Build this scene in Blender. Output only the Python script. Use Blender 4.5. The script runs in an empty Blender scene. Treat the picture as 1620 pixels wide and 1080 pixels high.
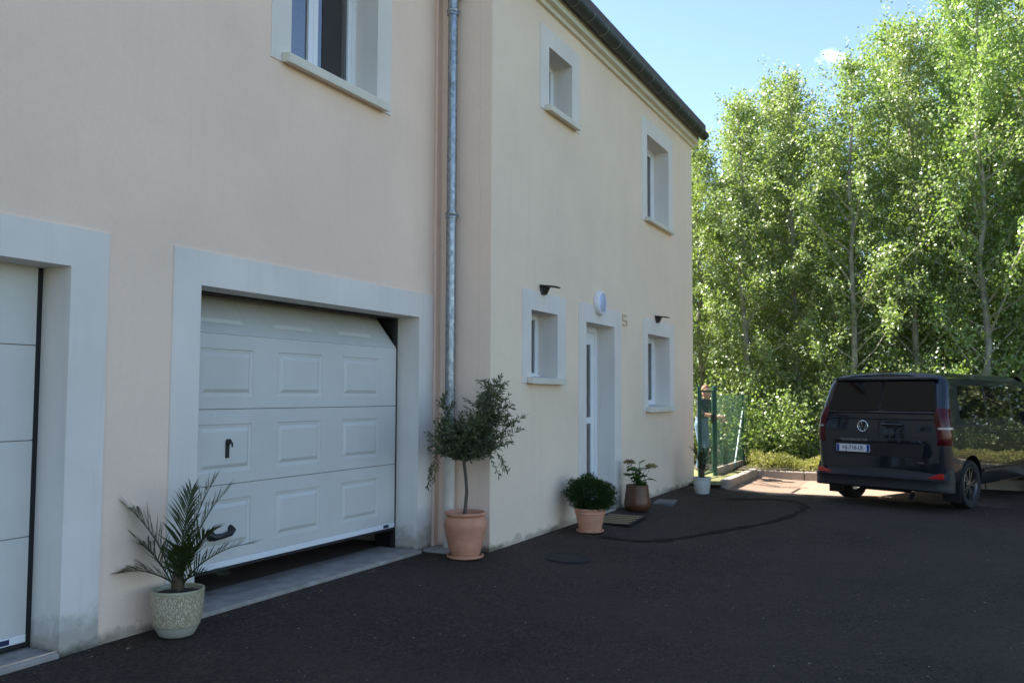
import bpy, math, random
import numpy as np
from mathutils import Vector, Matrix, Quaternion

R = math.radians
rnd = random.Random(7)
sc = bpy.context.scene
C = sc.collection

# ------------------------------------------------------------------ camera
cam_d = bpy.data.cameras.new('camera')
cam = bpy.data.objects.new('camera', cam_d)
C.objects.link(cam)
sc.camera = cam
cam_d.sensor_width = 36.0
cam_d.lens = 1400 / 1620 * 36
cam_d.clip_start = 0.05
cam_d.clip_end = 6000
YAW, PITCH, ROLL = 0.462, 0.0590, 0.0041
fw = Vector((math.cos(YAW) * math.cos(PITCH), math.sin(YAW) * math.cos(PITCH), math.sin(PITCH)))
rt = Vector((math.sin(YAW), -math.cos(YAW), 0))
up = rt.cross(fw)
rt2 = rt * math.cos(ROLL) + up * math.sin(ROLL)
up2 = up * math.cos(ROLL) - rt * math.sin(ROLL)
cam.matrix_world = Matrix(((rt2.x, up2.x, -fw.x, 0), (rt2.y, up2.y, -fw.y, 0), (rt2.z, up2.z, -fw.z, 1.5), (0, 0, 0, 1)))
cam_d.dof.use_dof = True
cam_d.dof.focus_distance = 7.0
cam_d.dof.aperture_fstop = 3.2

# ------------------------------------------------------------------ world, sun, exposure
SUN_EL = R(48)
world = bpy.data.worlds.new('World')
sc.world = world
world.use_nodes = True
wt = world.node_tree
wt.nodes.clear()
def wn(t, **k):
    n = wt.nodes.new(t)
    for a, b in k.items(): setattr(n, a, b)
    return n
w_out = wn('ShaderNodeOutputWorld')
w_bg = wn('ShaderNodeBackground')
w_sky = wn('ShaderNodeTexSky', sky_type='NISHITA', sun_disc=False, sun_elevation=SUN_EL, sun_rotation=0.0,
           altitude=250, air_density=1.0, dust_density=0.5, ozone_density=2.2)
w_bg.inputs['Strength'].default_value = 0.078
w_tc = wn('ShaderNodeTexCoord')
w_noise = wn('ShaderNodeTexNoise')
w_noise.inputs['Scale'].default_value = 75
w_noise.inputs['Detail'].default_value = 6
wt.links.new(w_tc.outputs['Generated'], w_noise.inputs['Vector'])
cloud_sum = None
# small fair-weather clouds, scattered all round the sky
for (dx, dy, dz, rad) in [(0.9125, 0.1015, 0.335, 0.026), (0.925, 0.262, 0.248, 0.036), (-0.5, -0.8, 0.36, 0.09), (0.3, -0.9, 0.3, 0.08),
                          (-0.9, 0.2, 0.4, 0.08), (0.1, 0.9, 0.42, 0.07), (0.75, -0.6, 0.33, 0.06)]:
    d = Vector((dx, dy, dz)).normalized()
    vs = wn('ShaderNodeVectorMath', operation='SUBTRACT')
    wt.links.new(w_tc.outputs['Generated'], vs.inputs[0])
    vs.inputs[1].default_value = d
    vm = wn('ShaderNodeVectorMath', operation='MULTIPLY')
    wt.links.new(vs.outputs[0], vm.inputs[0])
    vm.inputs[1].default_value = (1, 1, 1.7)
    vl = wn('ShaderNodeVectorMath', operation='LENGTH')
    wt.links.new(vm.outputs[0], vl.inputs[0])
    mr = wn('ShaderNodeMapRange')
    wt.links.new(vl.outputs['Value'], mr.inputs['Value'])
    mr.inputs['From Min'].default_value = rad
    mr.inputs['From Max'].default_value = 0
    if cloud_sum is None:
        cloud_sum = mr.outputs[0]
    else:
        ad = wn('ShaderNodeMath', operation='ADD')
        wt.links.new(cloud_sum, ad.inputs[0]); wt.links.new(mr.outputs[0], ad.inputs[1])
        cloud_sum = ad.outputs[0]
w_m = wn('ShaderNodeMath', operation='MULTIPLY'); wt.links.new(cloud_sum, w_m.inputs[0]); wt.links.new(w_noise.outputs[0], w_m.inputs[1])
w_r = wn('ShaderNodeMapRange'); wt.links.new(w_m.outputs[0], w_r.inputs['Value'])
w_r.inputs['From Min'].default_value = 0.20; w_r.inputs['From Max'].default_value = 0.62
w_r.inputs['To Max'].default_value = 0.6
w_mix = wn('ShaderNodeMix', data_type='RGBA')
wt.links.new(w_r.outputs[0], w_mix.inputs[0])
wt.links.new(w_sky.outputs[0], w_mix.inputs[6])
w_mix.inputs[7].default_value = (9.0, 9.2, 9.5, 1)
wt.links.new(w_mix.outputs[2], w_bg.inputs[0])
wt.links.new(w_bg.outputs[0], w_out.inputs[0])

sun_d = bpy.data.lights.new('sun', 'SUN')
sun = bpy.data.objects.new('sun', sun_d)
C.objects.link(sun)
sun_d.energy = 5.0
sun_d.angle = R(0.53)
sun_d.color = (1.0, 0.94, 0.85)
sun_dir = Vector((0, math.cos(SUN_EL), math.sin(SUN_EL)))
sun.rotation_euler = sun_dir.to_track_quat('Z', 'Y').to_euler()
sun.location = sun_dir * 60

sc.view_settings.view_transform = 'Standard'
sc.view_settings.look = 'None'
sc.view_settings.exposure = 2.11
sc.view_settings.gamma = 1.0
sc.view_settings.use_curve_mapping = False
sc.render.engine = 'CYCLES'
sc.cycles.max_bounces = 8
sc.cycles.transparent_max_bounces = 16
sc.cycles.use_denoising = True

# ------------------------------------------------------------------ materials
class NT:
    def __init__(s, name):
        s.m = bpy.data.materials.new(name); s.m.use_nodes = True
        s.t = s.m.node_tree; s.t.nodes.clear()
        s.out = s.n('ShaderNodeOutputMaterial')
        s.pos = s.n('ShaderNodeNewGeometry').outputs['Position']
    def n(s, t, **k):
        x = s.t.nodes.new(t)
        for a, b in k.items(): setattr(x, a, b)
        return x
    def l(s, a, b): s.t.links.new(a, b)
    def setin(s, node, key, v):
        if hasattr(v, 'is_output') or isinstance(v, bpy.types.NodeSocket): s.l(v, node.inputs[key])
        else: node.inputs[key].default_value = v
    def noise(s, scale, detail=4, rough=0.55, vec=None, dim='3D'):
        x = s.n('ShaderNodeTexNoise', noise_dimensions=dim)
        x.inputs['Scale'].default_value = scale; x.inputs['Detail'].default_value = detail; x.inputs['Roughness'].default_value = rough
        s.l(vec if vec is not None else s.pos, x.inputs['Vector'])
        return x.outputs[0]
    def scalevec(s, v, k):
        x = s.n('ShaderNodeVectorMath', operation='MULTIPLY'); s.l(v, x.inputs[0]); x.inputs[1].default_value = k
        return x.outputs[0]
    def rng(s, v, a, b, c=0.0, d=1.0, smooth=False):
        x = s.n('ShaderNodeMapRange', interpolation_type='SMOOTHSTEP' if smooth else 'LINEAR')
        s.l(v, x.inputs['Value'])
        for i, q in zip(('From Min', 'From Max', 'To Min', 'To Max'), (a, b, c, d)): x.inputs[i].default_value = q
        return x.outputs[0]
    def math(s, op, a, b=0.0):
        x = s.n('ShaderNodeMath', operation=op); s.setin(x, 0, a); s.setin(x, 1, b)
        return x.outputs[0]
    def mix(s, f, a, b, blend='MIX'):
        x = s.n('ShaderNodeMix', data_type='RGBA', blend_type=blend)
        s.setin(x, 0, f)
        for k, v in ((6, a), (7, b)):
            if isinstance(v, tuple): x.inputs[k].default_value = (*v[:3], 1)
            else: s.l(v, x.inputs[k])
        return x.outputs[2]
    def sep(s, v=None):
        x = s.n('ShaderNodeSeparateXYZ'); s.l(v if v is not None else s.pos, x.inputs[0]); return x.outputs
    def bump(s, h, strength, dist=0.01):
        x = s.n('ShaderNodeBump'); x.inputs['Strength'].default_value = strength; x.inputs['Distance'].default_value = dist
        s.l(h, x.inputs['Height']); return x.outputs[0]
    def pr(s, color, rough=0.6, metal=0.0, normal=None, coat=0.0, spec=0.5, coat_rough=0.05, link=True):
        x = s.n('ShaderNodeBsdfPrincipled')
        if isinstance(color, tuple): x.inputs['Base Color'].default_value = (*color[:3], 1)
        else: s.l(color, x.inputs['Base Color'])
        s.setin(x, 'Roughness', rough); x.inputs['Metallic'].default_value = metal
        x.inputs['Coat Weight'].default_value = coat; x.inputs['Coat Roughness'].default_value = coat_rough
        x.inputs['Specular IOR Level'].default_value = spec
        if normal is not None: s.l(normal, x.inputs['Normal'])
        if link: s.l(x.outputs[0], s.out.inputs[0])
        return x.outputs[0]

M = {}
def simple(name, col, rough=0.6, metal=0.0, var=0.12, vscale=6.0, bscale=0, bstr=0.2, coat=0.0, spec=0.5, bdist=0.003):
    t = NT(name)
    nz = t.noise(vscale, 5)
    f = t.rng(nz, 0.25, 0.75)
    a = tuple(c * (1 - var) for c in col); b = tuple(min(1, c * (1 + var)) for c in col)
    c = t.mix(f, a, b)
    nr = None
    if bscale: nr = t.bump(t.noise(bscale, 3), bstr, bdist)
    t.pr(c, rough, metal, nr, coat, spec)
    M[name] = t.m
    return t.m

def wall_mat(name, base, crack=False):
    t = NT(name)
    x, y, z = t.sep()
    big = t.noise(0.9, 4); mid = t.noise(7, 4)
    streak = t.noise(1.0, 4, vec=t.scalevec(t.pos, (9, 9, 0.5)))
    c = t.mix(t.rng(big, .3, .7), tuple(v * .93 for v in base), tuple(v * 1.04 for v in base))
    c = t.mix(t.rng(streak, .54, .8, 0, .17), c, tuple(v * .75 for v in base))
    c = t.mix(t.rng(mid, .35, .75, 0, .10), c, tuple(v * .8 for v in base))
    # splash dirt and algae at the foot of the wall
    edge = t.math('ADD', t.math('MULTIPLY', t.noise(5.5, 6, .7), 0.36), -0.12)
    foot = t.rng(t.math('SUBTRACT', z, edge), 0.012, -0.03, 0, 1)
    c = t.mix(t.math('MULTIPLY', foot, .5), c, (.27, .235, .18))
    foot2 = t.rng(t.math('SUBTRACT', z, t.math('MULTIPLY', t.noise(9, 6, .75), .11)), .0, -.035, 0, 1)
    patchy = t.rng(t.noise(1.3, 3), .42, .62)
    c = t.mix(t.math('MULTIPLY', t.math('MULTIPLY', foot2, patchy), .8), c, (.07, .062, .035))
    if crack:
        k = t.math('ADD', t.math('MULTIPLY', t.noise(2.2, 6, .7, vec=t.scalevec(t.pos, (0, 0, 1))), .16), 4.03)
        dd = t.math('ABSOLUTE', t.math('SUBTRACT', y, k))
        isret = t.rng(t.math('ABSOLUTE', t.math('SUBTRACT', x, 7.53)), .004, .002)
        cm = t.math('MULTIPLY', t.rng(dd, .0035, .0012), isret)
        c = t.mix(t.math('MULTIPLY', cm, .22), c, (.2, .16, .13))
    fine_ = t.noise(75, 3, .6)
    c = t.mix(t.rng(fine_, .40, .72, 0, .13), c, tuple(v * .62 for v in base))
    h = t.math('ADD', t.noise(150, 3), t.math('MULTIPLY', t.noise(22, 4), 1.0))
    t.pr(c, .9, 0, t.bump(h, .42, .004), spec=.25)
    M[name] = t.m
wall_mat('wall_render', (.86, .69, .525))
wall_mat('wall_render_pink', (.88, .675, .53), crack=True)
def paint_mat(name, base, bottom=True):
    t = NT(name)
    x, y, z = t.sep()
    c = t.mix(t.rng(t.noise(1.6, 5), .3, .72), tuple(v * .88 for v in base), base)
    streak = t.noise(1.0, 5, vec=t.scalevec(t.pos, (14, 14, .7)))
    c = t.mix(t.rng(streak, .54, .80, 0, .22), c, (.42, .42, .40))
    if bottom:
        foot = t.rng(t.math('SUBTRACT', z, t.math('MULTIPLY', t.noise(6, 6, .7), .42)), .04, -.10, 0, 1)
        c = t.mix(t.math('MULTIPLY', foot, .6), c, (.25, .21, .155))
        foot2 = t.rng(t.math('SUBTRACT', z, t.math('MULTIPLY', t.noise(13, 5, .7), .12)), .0, -.05, 0, 1)
        c = t.mix(t.math('MULTIPLY', foot2, .8), c, (.05, .055, .03))
    t.pr(c, .85, 0, t.bump(t.noise(150, 3), .15, .002), spec=.3)
    M[name] = t.m
paint_mat('surround_paint', (.79, .725, .655))
paint_mat('sill_stone', (.74, .69, .57), False)
simple('joint_peach', (.74, .54, .42), .8, var=.06, bscale=90, bstr=.15)
simple('pvc_white', (.76, .77, .78), .35, var=.03, vscale=3)
simple('pvc_aged', (.60, .53, .45), .5, var=.12, vscale=8)
simple('pvc_shadow', (.62, .63, .64), .4, var=.05)
simple('cornice_cream', (.70, .66, .52), .7, var=.08, vscale=4)
simple('gutter_dark', (.045, .05, .048), .55, .3, var=.35, vscale=5, bscale=40, bstr=.15)
simple('gutter_ring', (.22, .23, .22), .5, .5)
simple('roof_tile', (.09, .075, .07), .8, var=.3, vscale=12)
simple('joint_grey', (.16, .15, .12), .8)
simple('dark_rubber', (.012, .012, .012), .6)
simple('black_metal', (.012, .013, .015), .4, var=.2)
simple('grey_metal', (.4, .41, .42), .35, .8)
simple('garage_floor', (.16, .10, .07), .8, var=.25, vscale=3, bscale=60)
simple('interior_plaster', (.32, .29, .26), .9)
simple('added_dark_panel_brown', (.028, .024, .022), .75, var=.1)
simple('terracotta', (.55, .25, .15), .75, var=.16, vscale=9, bscale=120, bstr=.15)
simple('terracotta_pale', (.56, .28, .17), .75, var=.18, vscale=7, bscale=120, bstr=.15)
simple('soil', (.022, .014, .009), .95, var=.5, vscale=60, bscale=90, bstr=.8, bdist=.01)
simple('rust_pot', (.11, .045, .022), .38, .1, var=.3, vscale=10, bscale=60, bstr=.1)
simple('pale_pot', (.50, .52, .47), .6, var=.1, vscale=10, bscale=60, bstr=.1)
simple('olive_bark', (.10, .085, .065), .9, var=.35, vscale=30, bscale=80, bstr=.5)
simple('palm_bark', (.075, .05, .03), .95, var=.5, vscale=40, bscale=70, bstr=.8, bdist=.01)
simple('tree_bark', (.30, .28, .22), .9, var=.45, vscale=5, bscale=25, bstr=.6, bdist=.02)
simple('fence_green', (.012, .07, .045), .45, var=.2)
simple('wire_green', (.07, .17, .13), .45, var=.2)
simple('strut_pale', (.22, .30, .27), .45, .3, var=.15)
simple('kerb_concrete', (.36, .31, .26), .9, var=.22, vscale=5, bscale=60, bstr=.4)
simple('concrete', (.30, .27, .24), .9, var=.35, vscale=7, bscale=70, bstr=.35)
simple('drain_metal', (.12, .125, .13), .5, .4, var=.2, vscale=20)
simple('manhole_iron', (.014, .010, .009), .85, 0, var=.3, vscale=20, bscale=60)
simple('lawn_grass', (.16, .16, .06), .9, var=.4, vscale=9, bscale=50, bstr=.6, bdist=.03)
simple('field_grass', (.09, .12, .04), .95, var=.3, vscale=.5)
simple('forest_floor', (.075, .06, .035), .95, var=.5, vscale=4, bscale=20, bstr=.8, bdist=.05)
simple('mat_rubber', (.008, .008, .008), .8, var=.2, bscale=200, bstr=.4)
simple('mat_coir', (.30, .21, .10), .95, var=.3, vscale=60, bscale=200, bstr=.6)
simple('lamp_white', (.78, .78, .78), .4, var=.03)
simple('lamp_diffuser', (.50, .56, .74), .12, var=.02)
simple('sign_beige', (.58, .48, .32), .5, 0, var=.1)
simple('sticker_blue', (.012, .022, .075), .4)
# asphalt
t = NT('asphalt')
x, y, z = t.sep()
v = t.n('ShaderNodeTexVoronoi'); v.inputs['Scale'].default_value = 62; t.l(t.pos, v.inputs['Vector'])
agg = t.n('ShaderNodeSeparateColor'); t.l(v.outputs['Color'], agg.inputs[0])
big = t.noise(.55, 5, .6); mid = t.noise(3.5, 5, .65); fine = t.noise(60, 3)
c = t.mix(t.rng(agg.outputs[0], 0, 1), (.005, .0031, .0021), (.068, .043, .030))
c = t.mix(t.rng(mid, .35, .65, 0, .6), c, (.021, .0135, .0092))
c = t.mix(t.rng(big, .38, .62, 0, .5), c, (.054, .0355, .025))
# reddish dust at the far end, with sunlight painted in beyond the house shadow
sunlit_red = t.rng(t.math('ADD', x, t.math('MULTIPLY', mid, .9)), 15.1, 15.36, 0, .85, True)
sunlit_red = t.math('MULTIPLY', sunlit_red, t.rng(t.math('ADD', y, mid), -.2, 1.0))
c = t.mix(sunlit_red, c, (.30, .205, .15))
# loose pale grit
v2 = t.n('ShaderNodeTexVoronoi'); v2.inputs['Scale'].default_value = 11.0; t.l(t.pos, v2.inputs['Vector'])
a2 = t.n('ShaderNodeSeparateColor'); t.l(v2.outputs['Color'], a2.inputs[0])
sz = t.rng(a2.outputs[1], .35, 1.0, 0.0, .08)
spk = t.math('LESS_THAN', v2.outputs['Distance'], sz)
c = t.mix(spk, c, (.42, .39, .34))
v3 = t.n('ShaderNodeTexVoronoi'); v3.inputs['Scale'].default_value = 34; t.l(t.pos, v3.inputs['Vector'])
a3 = t.n('ShaderNodeSeparateColor'); t.l(v3.outputs['Color'], a3.inputs[0])
spk2 = t.math('LESS_THAN', v3.outputs['Distance'], t.rng(a3.outputs[1], .7, 1.0, 0, .11))
c = t.mix(t.math('MULTIPLY', spk2, .6), c, (.3, .28, .25))
h = t.math('ADD', t.math('MULTIPLY', v.outputs['Distance'], -1.0), t.math('MULTIPLY', fine, .6))
t.pr(c, .88, 0, t.bump(h, .55, .006), spec=.3)
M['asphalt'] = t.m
simple('tar_seal', (.027, .0185, .014), .95, var=.3, vscale=8, bscale=150, bstr=.4, spec=.1)

# zinc downpipe
t = NT('zinc')
v = t.n('ShaderNodeTexVoronoi'); v.inputs['Scale'].default_value = 45; t.l(t.scalevec(t.pos, (1, 1, .6)), v.inputs['Vector'])
sc_ = t.n('ShaderNodeSeparateColor'); t.l(v.outputs['Color'], sc_.inputs[0])
c = t.mix(sc_.outputs[0], (.22, .245, .27), (.36, .39, .42))
c = t.mix(t.rng(t.noise(9, 5, .7), .58, .72, 0, .7), c, (.12, .12, .12))
t.pr(c, t.rng(sc_.outputs[1], 0, 1, .3, .5), .85)
M['zinc'] = t.m
# garage door enamel
t = NT('door_enamel')
x, y, z = t.sep()
c = t.mix(t.rng(t.noise(1.8, 4), .3, .7), (.56, .55, .51), (.62, .61, .57))
gr = t.noise(1.0, 4, vec=t.scalevec(t.pos, (8, 8, 160)))
c = t.mix(t.rng(t.noise(22, 5, .7), .66, .8, 0, .35), c, (.3, .29, .22))
t.pr(c, .5, 0, t.bump(gr, .10, .002))
M['door_enamel'] = t.m
# glazed textured pot
t = NT('glazed_pot')
tc = t.n('ShaderNodeTexCoord')
oc = tc.outputs['Object']
ox, oy, oz = t.sep(oc)
ang = t.math('ARCTAN2', oy, ox)
comb = t.n('ShaderNodeCombineXYZ'); t.l(t.math('MULTIPLY', ang, 15.0), comb.inputs[0]); t.l(t.math('MULTIPLY', oz, 44.0), comb.inputs[1])
vo = t.n('ShaderNodeTexVoronoi', feature='DISTANCE_TO_EDGE'); vo.inputs['Scale'].default_value = 1.0
vv = t.scalevec(comb.outputs[0], (1.0, .72, 1)); t.l(vv, vo.inputs['Vector'])
body = t.math('MULTIPLY', t.rng(oz, .065, .07), t.rng(oz, .265, .26))
pat = t.math('MULTIPLY', t.rng(vo.outputs['Distance'], .04, .22), body)
c = t.mix(pat, (.35, .29, .18), (.62, .54, .39))
foot = t.rng(oz, .068, .064)
c = t.mix(foot, c, (.44, .42, .34))
c = t.mix(t.rng(oz, .262, .268, 0, .7), c, (.36, .34, .22))
t.pr(c, t.rng(foot, 0, 1, .3, .8), 0, t.bump(t.math('ADD', pat, t.math('MULTIPLY', foot, t.noise(220, 2))), .6, .006))
M['glazed_pot'] = t.m

def leaf_mat(name, dark, light, trans=.35, rough=.42, yellow=None, spec=.5, under=None, tint=(.36, .46, .03)):
    t = NT(name)
    at = t.n('ShaderNodeAttribute', attribute_name='rnd')
    c = t.mix(at.outputs['Fac'], dark, light)
    if yellow: c = t.mix(t.rng(at.outputs['Fac'], .9, .97), c, yellow)
    oi = t.n('ShaderNodeObjectInfo')
    hs = t.n('ShaderNodeHueSaturation'); t.l(c, hs.inputs['Color'])
    t.l(t.rng(oi.outputs['Random'], 0, 1, .485, .515), hs.inputs['Hue']); t.l(t.rng(oi.outputs['Random'], 0, 1, .85, 1.15), hs.inputs['Value'])
    c = hs.outputs[0]; ctop = c
    if under:
        bf = t.n('ShaderNodeNewGeometry').outputs['Backfacing']
        c = t.mix(t.math('MULTIPLY', bf, .40), c, under)
    p = t.pr(c, rough, 0, None, 0, spec, link=False)
    tr = t.n('ShaderNodeBsdfTranslucent')
    c2 = t.mix(.5, ctop, tint); t.l(c2, tr.inputs['Color'])
    ms = t.n('ShaderNodeMixShader'); ms.inputs[0].default_value = trans
    t.l(p, ms.inputs[1]); t.l(tr.outputs[0], ms.inputs[2]); t.l(ms.outputs[0], t.out.inputs[0])
    M[name] = t.m
leaf_mat('poplar_leaf', (.125, .205, .03), (.31, .39, .10), .44, .36, spec=1.0, under=(.44, .50, .33), tint=(.27, .41, .04))
leaf_mat('hedge_leaf', (.17, .19, .045), (.40, .37, .12), .25, .6)
leaf_mat('olive_leaf', (.030, .046, .016), (.14, .155, .06), .18, .5, under=(.18, .20, .12))
leaf_mat('palm_leaf', (.010, .022, .006), (.032, .052, .015), .15, .45)
leaf_mat('palm_rachis', (.03, .045, .012), (.06, .075, .02), .05, .5)
leaf_mat('box_leaf', (.008, .024, .006), (.026, .058, .014), .15, .7, spec=.2)
leaf_mat('hydrangea_leaf', (.03, .08, .016), (.065, .14, .03), .25, .5)
leaf_mat('petal', (.22, .11, .07), (.30, .22, .07), .25, .7)

# glass: thin clear pane
t = NT('window_glass')
fr = t.n('ShaderNodeFresnel'); fr.inputs['IOR'].default_value = 3.2
gl = t.n('ShaderNodeBsdfGlossy'); gl.inputs['Roughness'].default_value = .01
tp = t.n('ShaderNodeBsdfTransparent'); tp.inputs['Color'].default_value = (.62, .66, .68, 1)
ms = t.n('ShaderNodeMixShader'); t.l(fr.outputs[0], ms.inputs[0]); t.l(tp.outputs[0], ms.inputs[1]); t.l(gl.outputs[0], ms.inputs[2])
t.l(ms.outputs[0], t.out.inputs[0]); M['window_glass'] = t.m
# van materials
t = NT('van_paint')
nz = t.noise(900, 1)
c = t.mix(t.rng(nz, .4, .7), (.004, .006, .011), (.009, .013, .020))
t.pr(c, .4, 0, None, 1.0, .15, .015)
M['van_paint'] = t.m
simple('van_glass', (.003, .003, .004), .03, 0, var=0, spec=.35)
simple('van_plastic', (.010, .010, .011), .55, 0, var=.1, bscale=300, bstr=.1)
simple('tyre', (.012, .012, .012), .85, 0, var=.2, bscale=60, bstr=.2)
simple('alloy', (.15, .15, .15), .3, .85, var=.08)
simple('chrome', (.72, .74, .77), .16, 1.0, var=.02)
simple('badge_silver', (.33, .34, .36), .35, .8, var=.02)
t = NT('red_lens'); t.pr((.065, .003, .005), .1, 0, None, 0.0, .35); M['red_lens'] = t.m
t = NT('red_reflector'); t.pr((.45, .012, .010), .2, 0, None, 1.0, .6); M['red_reflector'] = t.m
t = NT('clear_lens'); t.pr((.32, .29, .30), .1, 0, None, 0.0, .5); M['clear_lens'] = t.m
simple('plate_white', (.72, .72, .74), .35, 0, var=.03)
simple('plate_blue', (.015, .05, .28), .35, 0, var=.03)
simple('plate_black', (.015, .015, .016), .4, 0, var=.03)
# person
simple('skin', (.52, .27, .18), .5, 0, var=.08)
simple('shirt_dark', (.018, .018, .022), .9, 0, var=.2, bscale=40)
simple('jeans', (.10, .16, .26), .9, 0, var=.2, bscale=60)
simple('shoe', (.10, .09, .08), .7)
simple('hair', (.16, .085, .045), .7, var=.3, vscale=40)

# ------------------------------------------------------------------ helpers
class MB:
    def __init__(s): s.v = []; s.f = []; s.mi = []
    def add(s, vs, fs, m=0):
        o = len(s.v); s.v += [tuple(p) for p in vs]
        for f in fs: s.f.append(tuple(i + o for i in f)); s.mi.append(m)
    def quad(s, a, b, c, d, m=0): s.add([a, b, c, d], [(0, 1, 2, 3)], m)
    def box(s, x0, x1, y0, y1, z0, z1, m=0):
        s.add([(x0, y0, z0), (x1, y0, z0), (x1, y1, z0), (x0, y1, z0), (x0, y0, z1), (x1, y0, z1), (x1, y1, z1), (x0, y1, z1)],
              [(0, 3, 2, 1), (4, 5, 6, 7), (0, 1, 5, 4), (1, 2, 6, 5), (2, 3, 7, 6), (3, 0, 4, 7)], m)
    def tube(s, pts, rad, n=8, m=0, cap=True):
        pts = [Vector(p) for p in pts]
        if not hasattr(rad, '__len__'): rad = [rad] * len(pts)
        o = len(s.v); prev = None
        for i, p in enumerate(pts):
            d = (pts[min(i + 1, len(pts) - 1)] - pts[max(i - 1, 0)])
            if d.length < 1e-9: d = Vector((0, 0, 1))
            d.normalize()
            if prev is None:
                a = d.orthogonal().normalized()
            else:
                a = prev - d * prev.dot(d)
                a = a.normalized() if a.length > 1e-6 else d.orthogonal().normalized()
            prev = a; b = d.cross(a)
            for k in range(n):
                th = 2 * math.pi * k / n
                s.v.append(tuple(p + (a * math.cos(th) + b * math.sin(th)) * rad[i]))
        for i in range(len(pts) - 1):
            for k in range(n):
                s.f.append((o + i * n + k, o + i * n + (k + 1) % n, o + (i + 1) * n + (k + 1) % n, o + (i + 1) * n + k)); s.mi.append(m)
        if cap:
            s.f.append(tuple(o + k for k in range(n))[::-1]); s.mi.append(m)
            s.f.append(tuple(o + (len(pts) - 1) * n + k for k in range(n))); s.mi.append(m)
    def lathe(s, prof, c=(0, 0, 0), n=32, m=0, axis='z'):
        o = len(s.v)
        for r, h in prof:
            for k in range(n):
                th = 2 * math.pi * k / n
                a, b = r * math.cos(th), r * math.sin(th)
                p = {'z': (a, b, h), 'y': (a, h, b), 'x': (h, a, b)}[axis]
                s.v.append((c[0] + p[0], c[1] + p[1], c[2] + p[2]))
        for i in range(len(prof) - 1):
            for k in range(n):
                s.f.append((o + i * n + k, o + i * n + (k + 1) % n, o + (i + 1) * n + (k + 1) % n, o + (i + 1) * n + k)); s.mi.append(m)
    def prism_x(s, prof, x0, x1, m=0):          # prof: list of (y,z), closed
        n = len(prof)
        s.add([(x0, a, b) for a, b in prof] + [(x1, a, b) for a, b in prof],
              [tuple(range(n))[::-1], tuple(range(n, 2 * n))] + [(i, (i + 1) % n, n + (i + 1) % n, n + i) for i in range(n)], m)
    def build(s, name, mats, parent=None, local=False, smooth=None, bevel=None, seg=2, fixn=True):
        me = bpy.data.meshes.new(name)
        off = Vector((0, 0, 0))
        if parent is not None and not local: off = world_loc(parent)
        vs = s.v if off.length == 0 else [(a - off.x, b - off.y, c - off.z) for a, b, c in s.v]
        me.from_pydata(vs, [], s.f)
        if isinstance(mats, str): mats = [mats]
        for k in mats: me.materials.append(M[k])
        if len(mats) > 1: me.polygons.foreach_set('material_index', s.mi)
        if fixn:
            import bmesh
            bm = bmesh.new(); bm.from_mesh(me); bmesh.ops.recalc_face_normals(bm, faces=bm.faces); bm.to_mesh(me); bm.free()
        if smooth:
            me.polygons.foreach_set('use_smooth', [True] * len(me.polygons)); me.set_sharp_from_angle(angle=R(smooth))
        me.update()
        ob = bpy.data.objects.new(name, me); C.objects.link(ob)
        if parent is not None: ob.parent = parent
        if bevel:
            b = ob.modifiers.new('bevel', 'BEVEL'); b.width = bevel; b.segments = seg; b.limit_method = 'ANGLE'; b.angle_limit = R(40)
        return ob
def world_loc(o):
    v = Vector(o.location); p = o.parent
    while p is not None: v = v + Vector(p.location); p = p.parent
    return v
def empty(name, loc=(0, 0, 0), rz=0.0):
    o = bpy.data.objects.new(name, None); C.objects.link(o); o.location = loc; o.rotation_euler = (0, 0, rz); o.empty_display_size = .2
    return o
def tag(o, label=None, cat=None, group=None, kind=None):
    if label: o['label'] = label
    if cat: o['category'] = cat
    if group: o['group'] = group
    if kind: o['kind'] = kind
    return o
def text_mesh(txt, size, depth=.002, bold=0.0):
    cu = bpy.data.curves.new('txt', 'FONT'); cu.body = txt; cu.size = size; cu.extrude = depth; cu.align_x = 'CENTER'; cu.align_y = 'CENTER'; cu.offset = bold
    cu.resolution_u = 3
    ob = bpy.data.objects.new('txt', cu); C.objects.link(ob)
    dg = bpy.context.evaluated_depsgraph_get()
    me = bpy.data.meshes.new_from_object(ob.evaluated_get(dg))
    bpy.data.objects.remove(ob); bpy.data.curves.remove(cu)
    return me
def smooth01(t): t = max(0., min(1., t)); return t * t * (3 - 2 * t)
def gz(x, y):
    return -.105 * smooth01((4.12 - y) / 1.5)
def gzu(x, y):
    return gz(x, y) + (.006 * math.sin(x * 1.7 + y) + .005 * math.sin(y * 2.3 - x * .6)) * (1 if y < 3.4 else max(0, (4.0 - y) / .6) if y < 4 else 0)

def np_mesh(name, verts, faces, mat, parent, attr=None, local=True):
    """fast mesh from arrays: verts (N,3), faces list of arrays with equal size k"""
    me = bpy.data.meshes.new(name)
    nv, nf, k = len(verts), len(faces), faces.shape[1]
    me.vertices.add(nv); me.vertices.foreach_set('co', verts.astype(np.float32).ravel())
    me.loops.add(nf * k); me.loops.foreach_set('vertex_index', faces.astype(np.int32).ravel())
    me.polygons.add(nf); me.polygons.foreach_set('loop_start', np.arange(0, nf * k, k, dtype=np.int32))
    me.update(calc_edges=True)
    if attr is not None:
        a = me.attributes.new('rnd', 'FLOAT', 'POINT'); a.data.foreach_set('value', attr.astype(np.float32))
    me.materials.append(M[mat])
    ob = bpy.data.objects.new(name, me); C.objects.link(ob)
    if parent is not None: ob.parent = parent
    return ob

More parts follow.
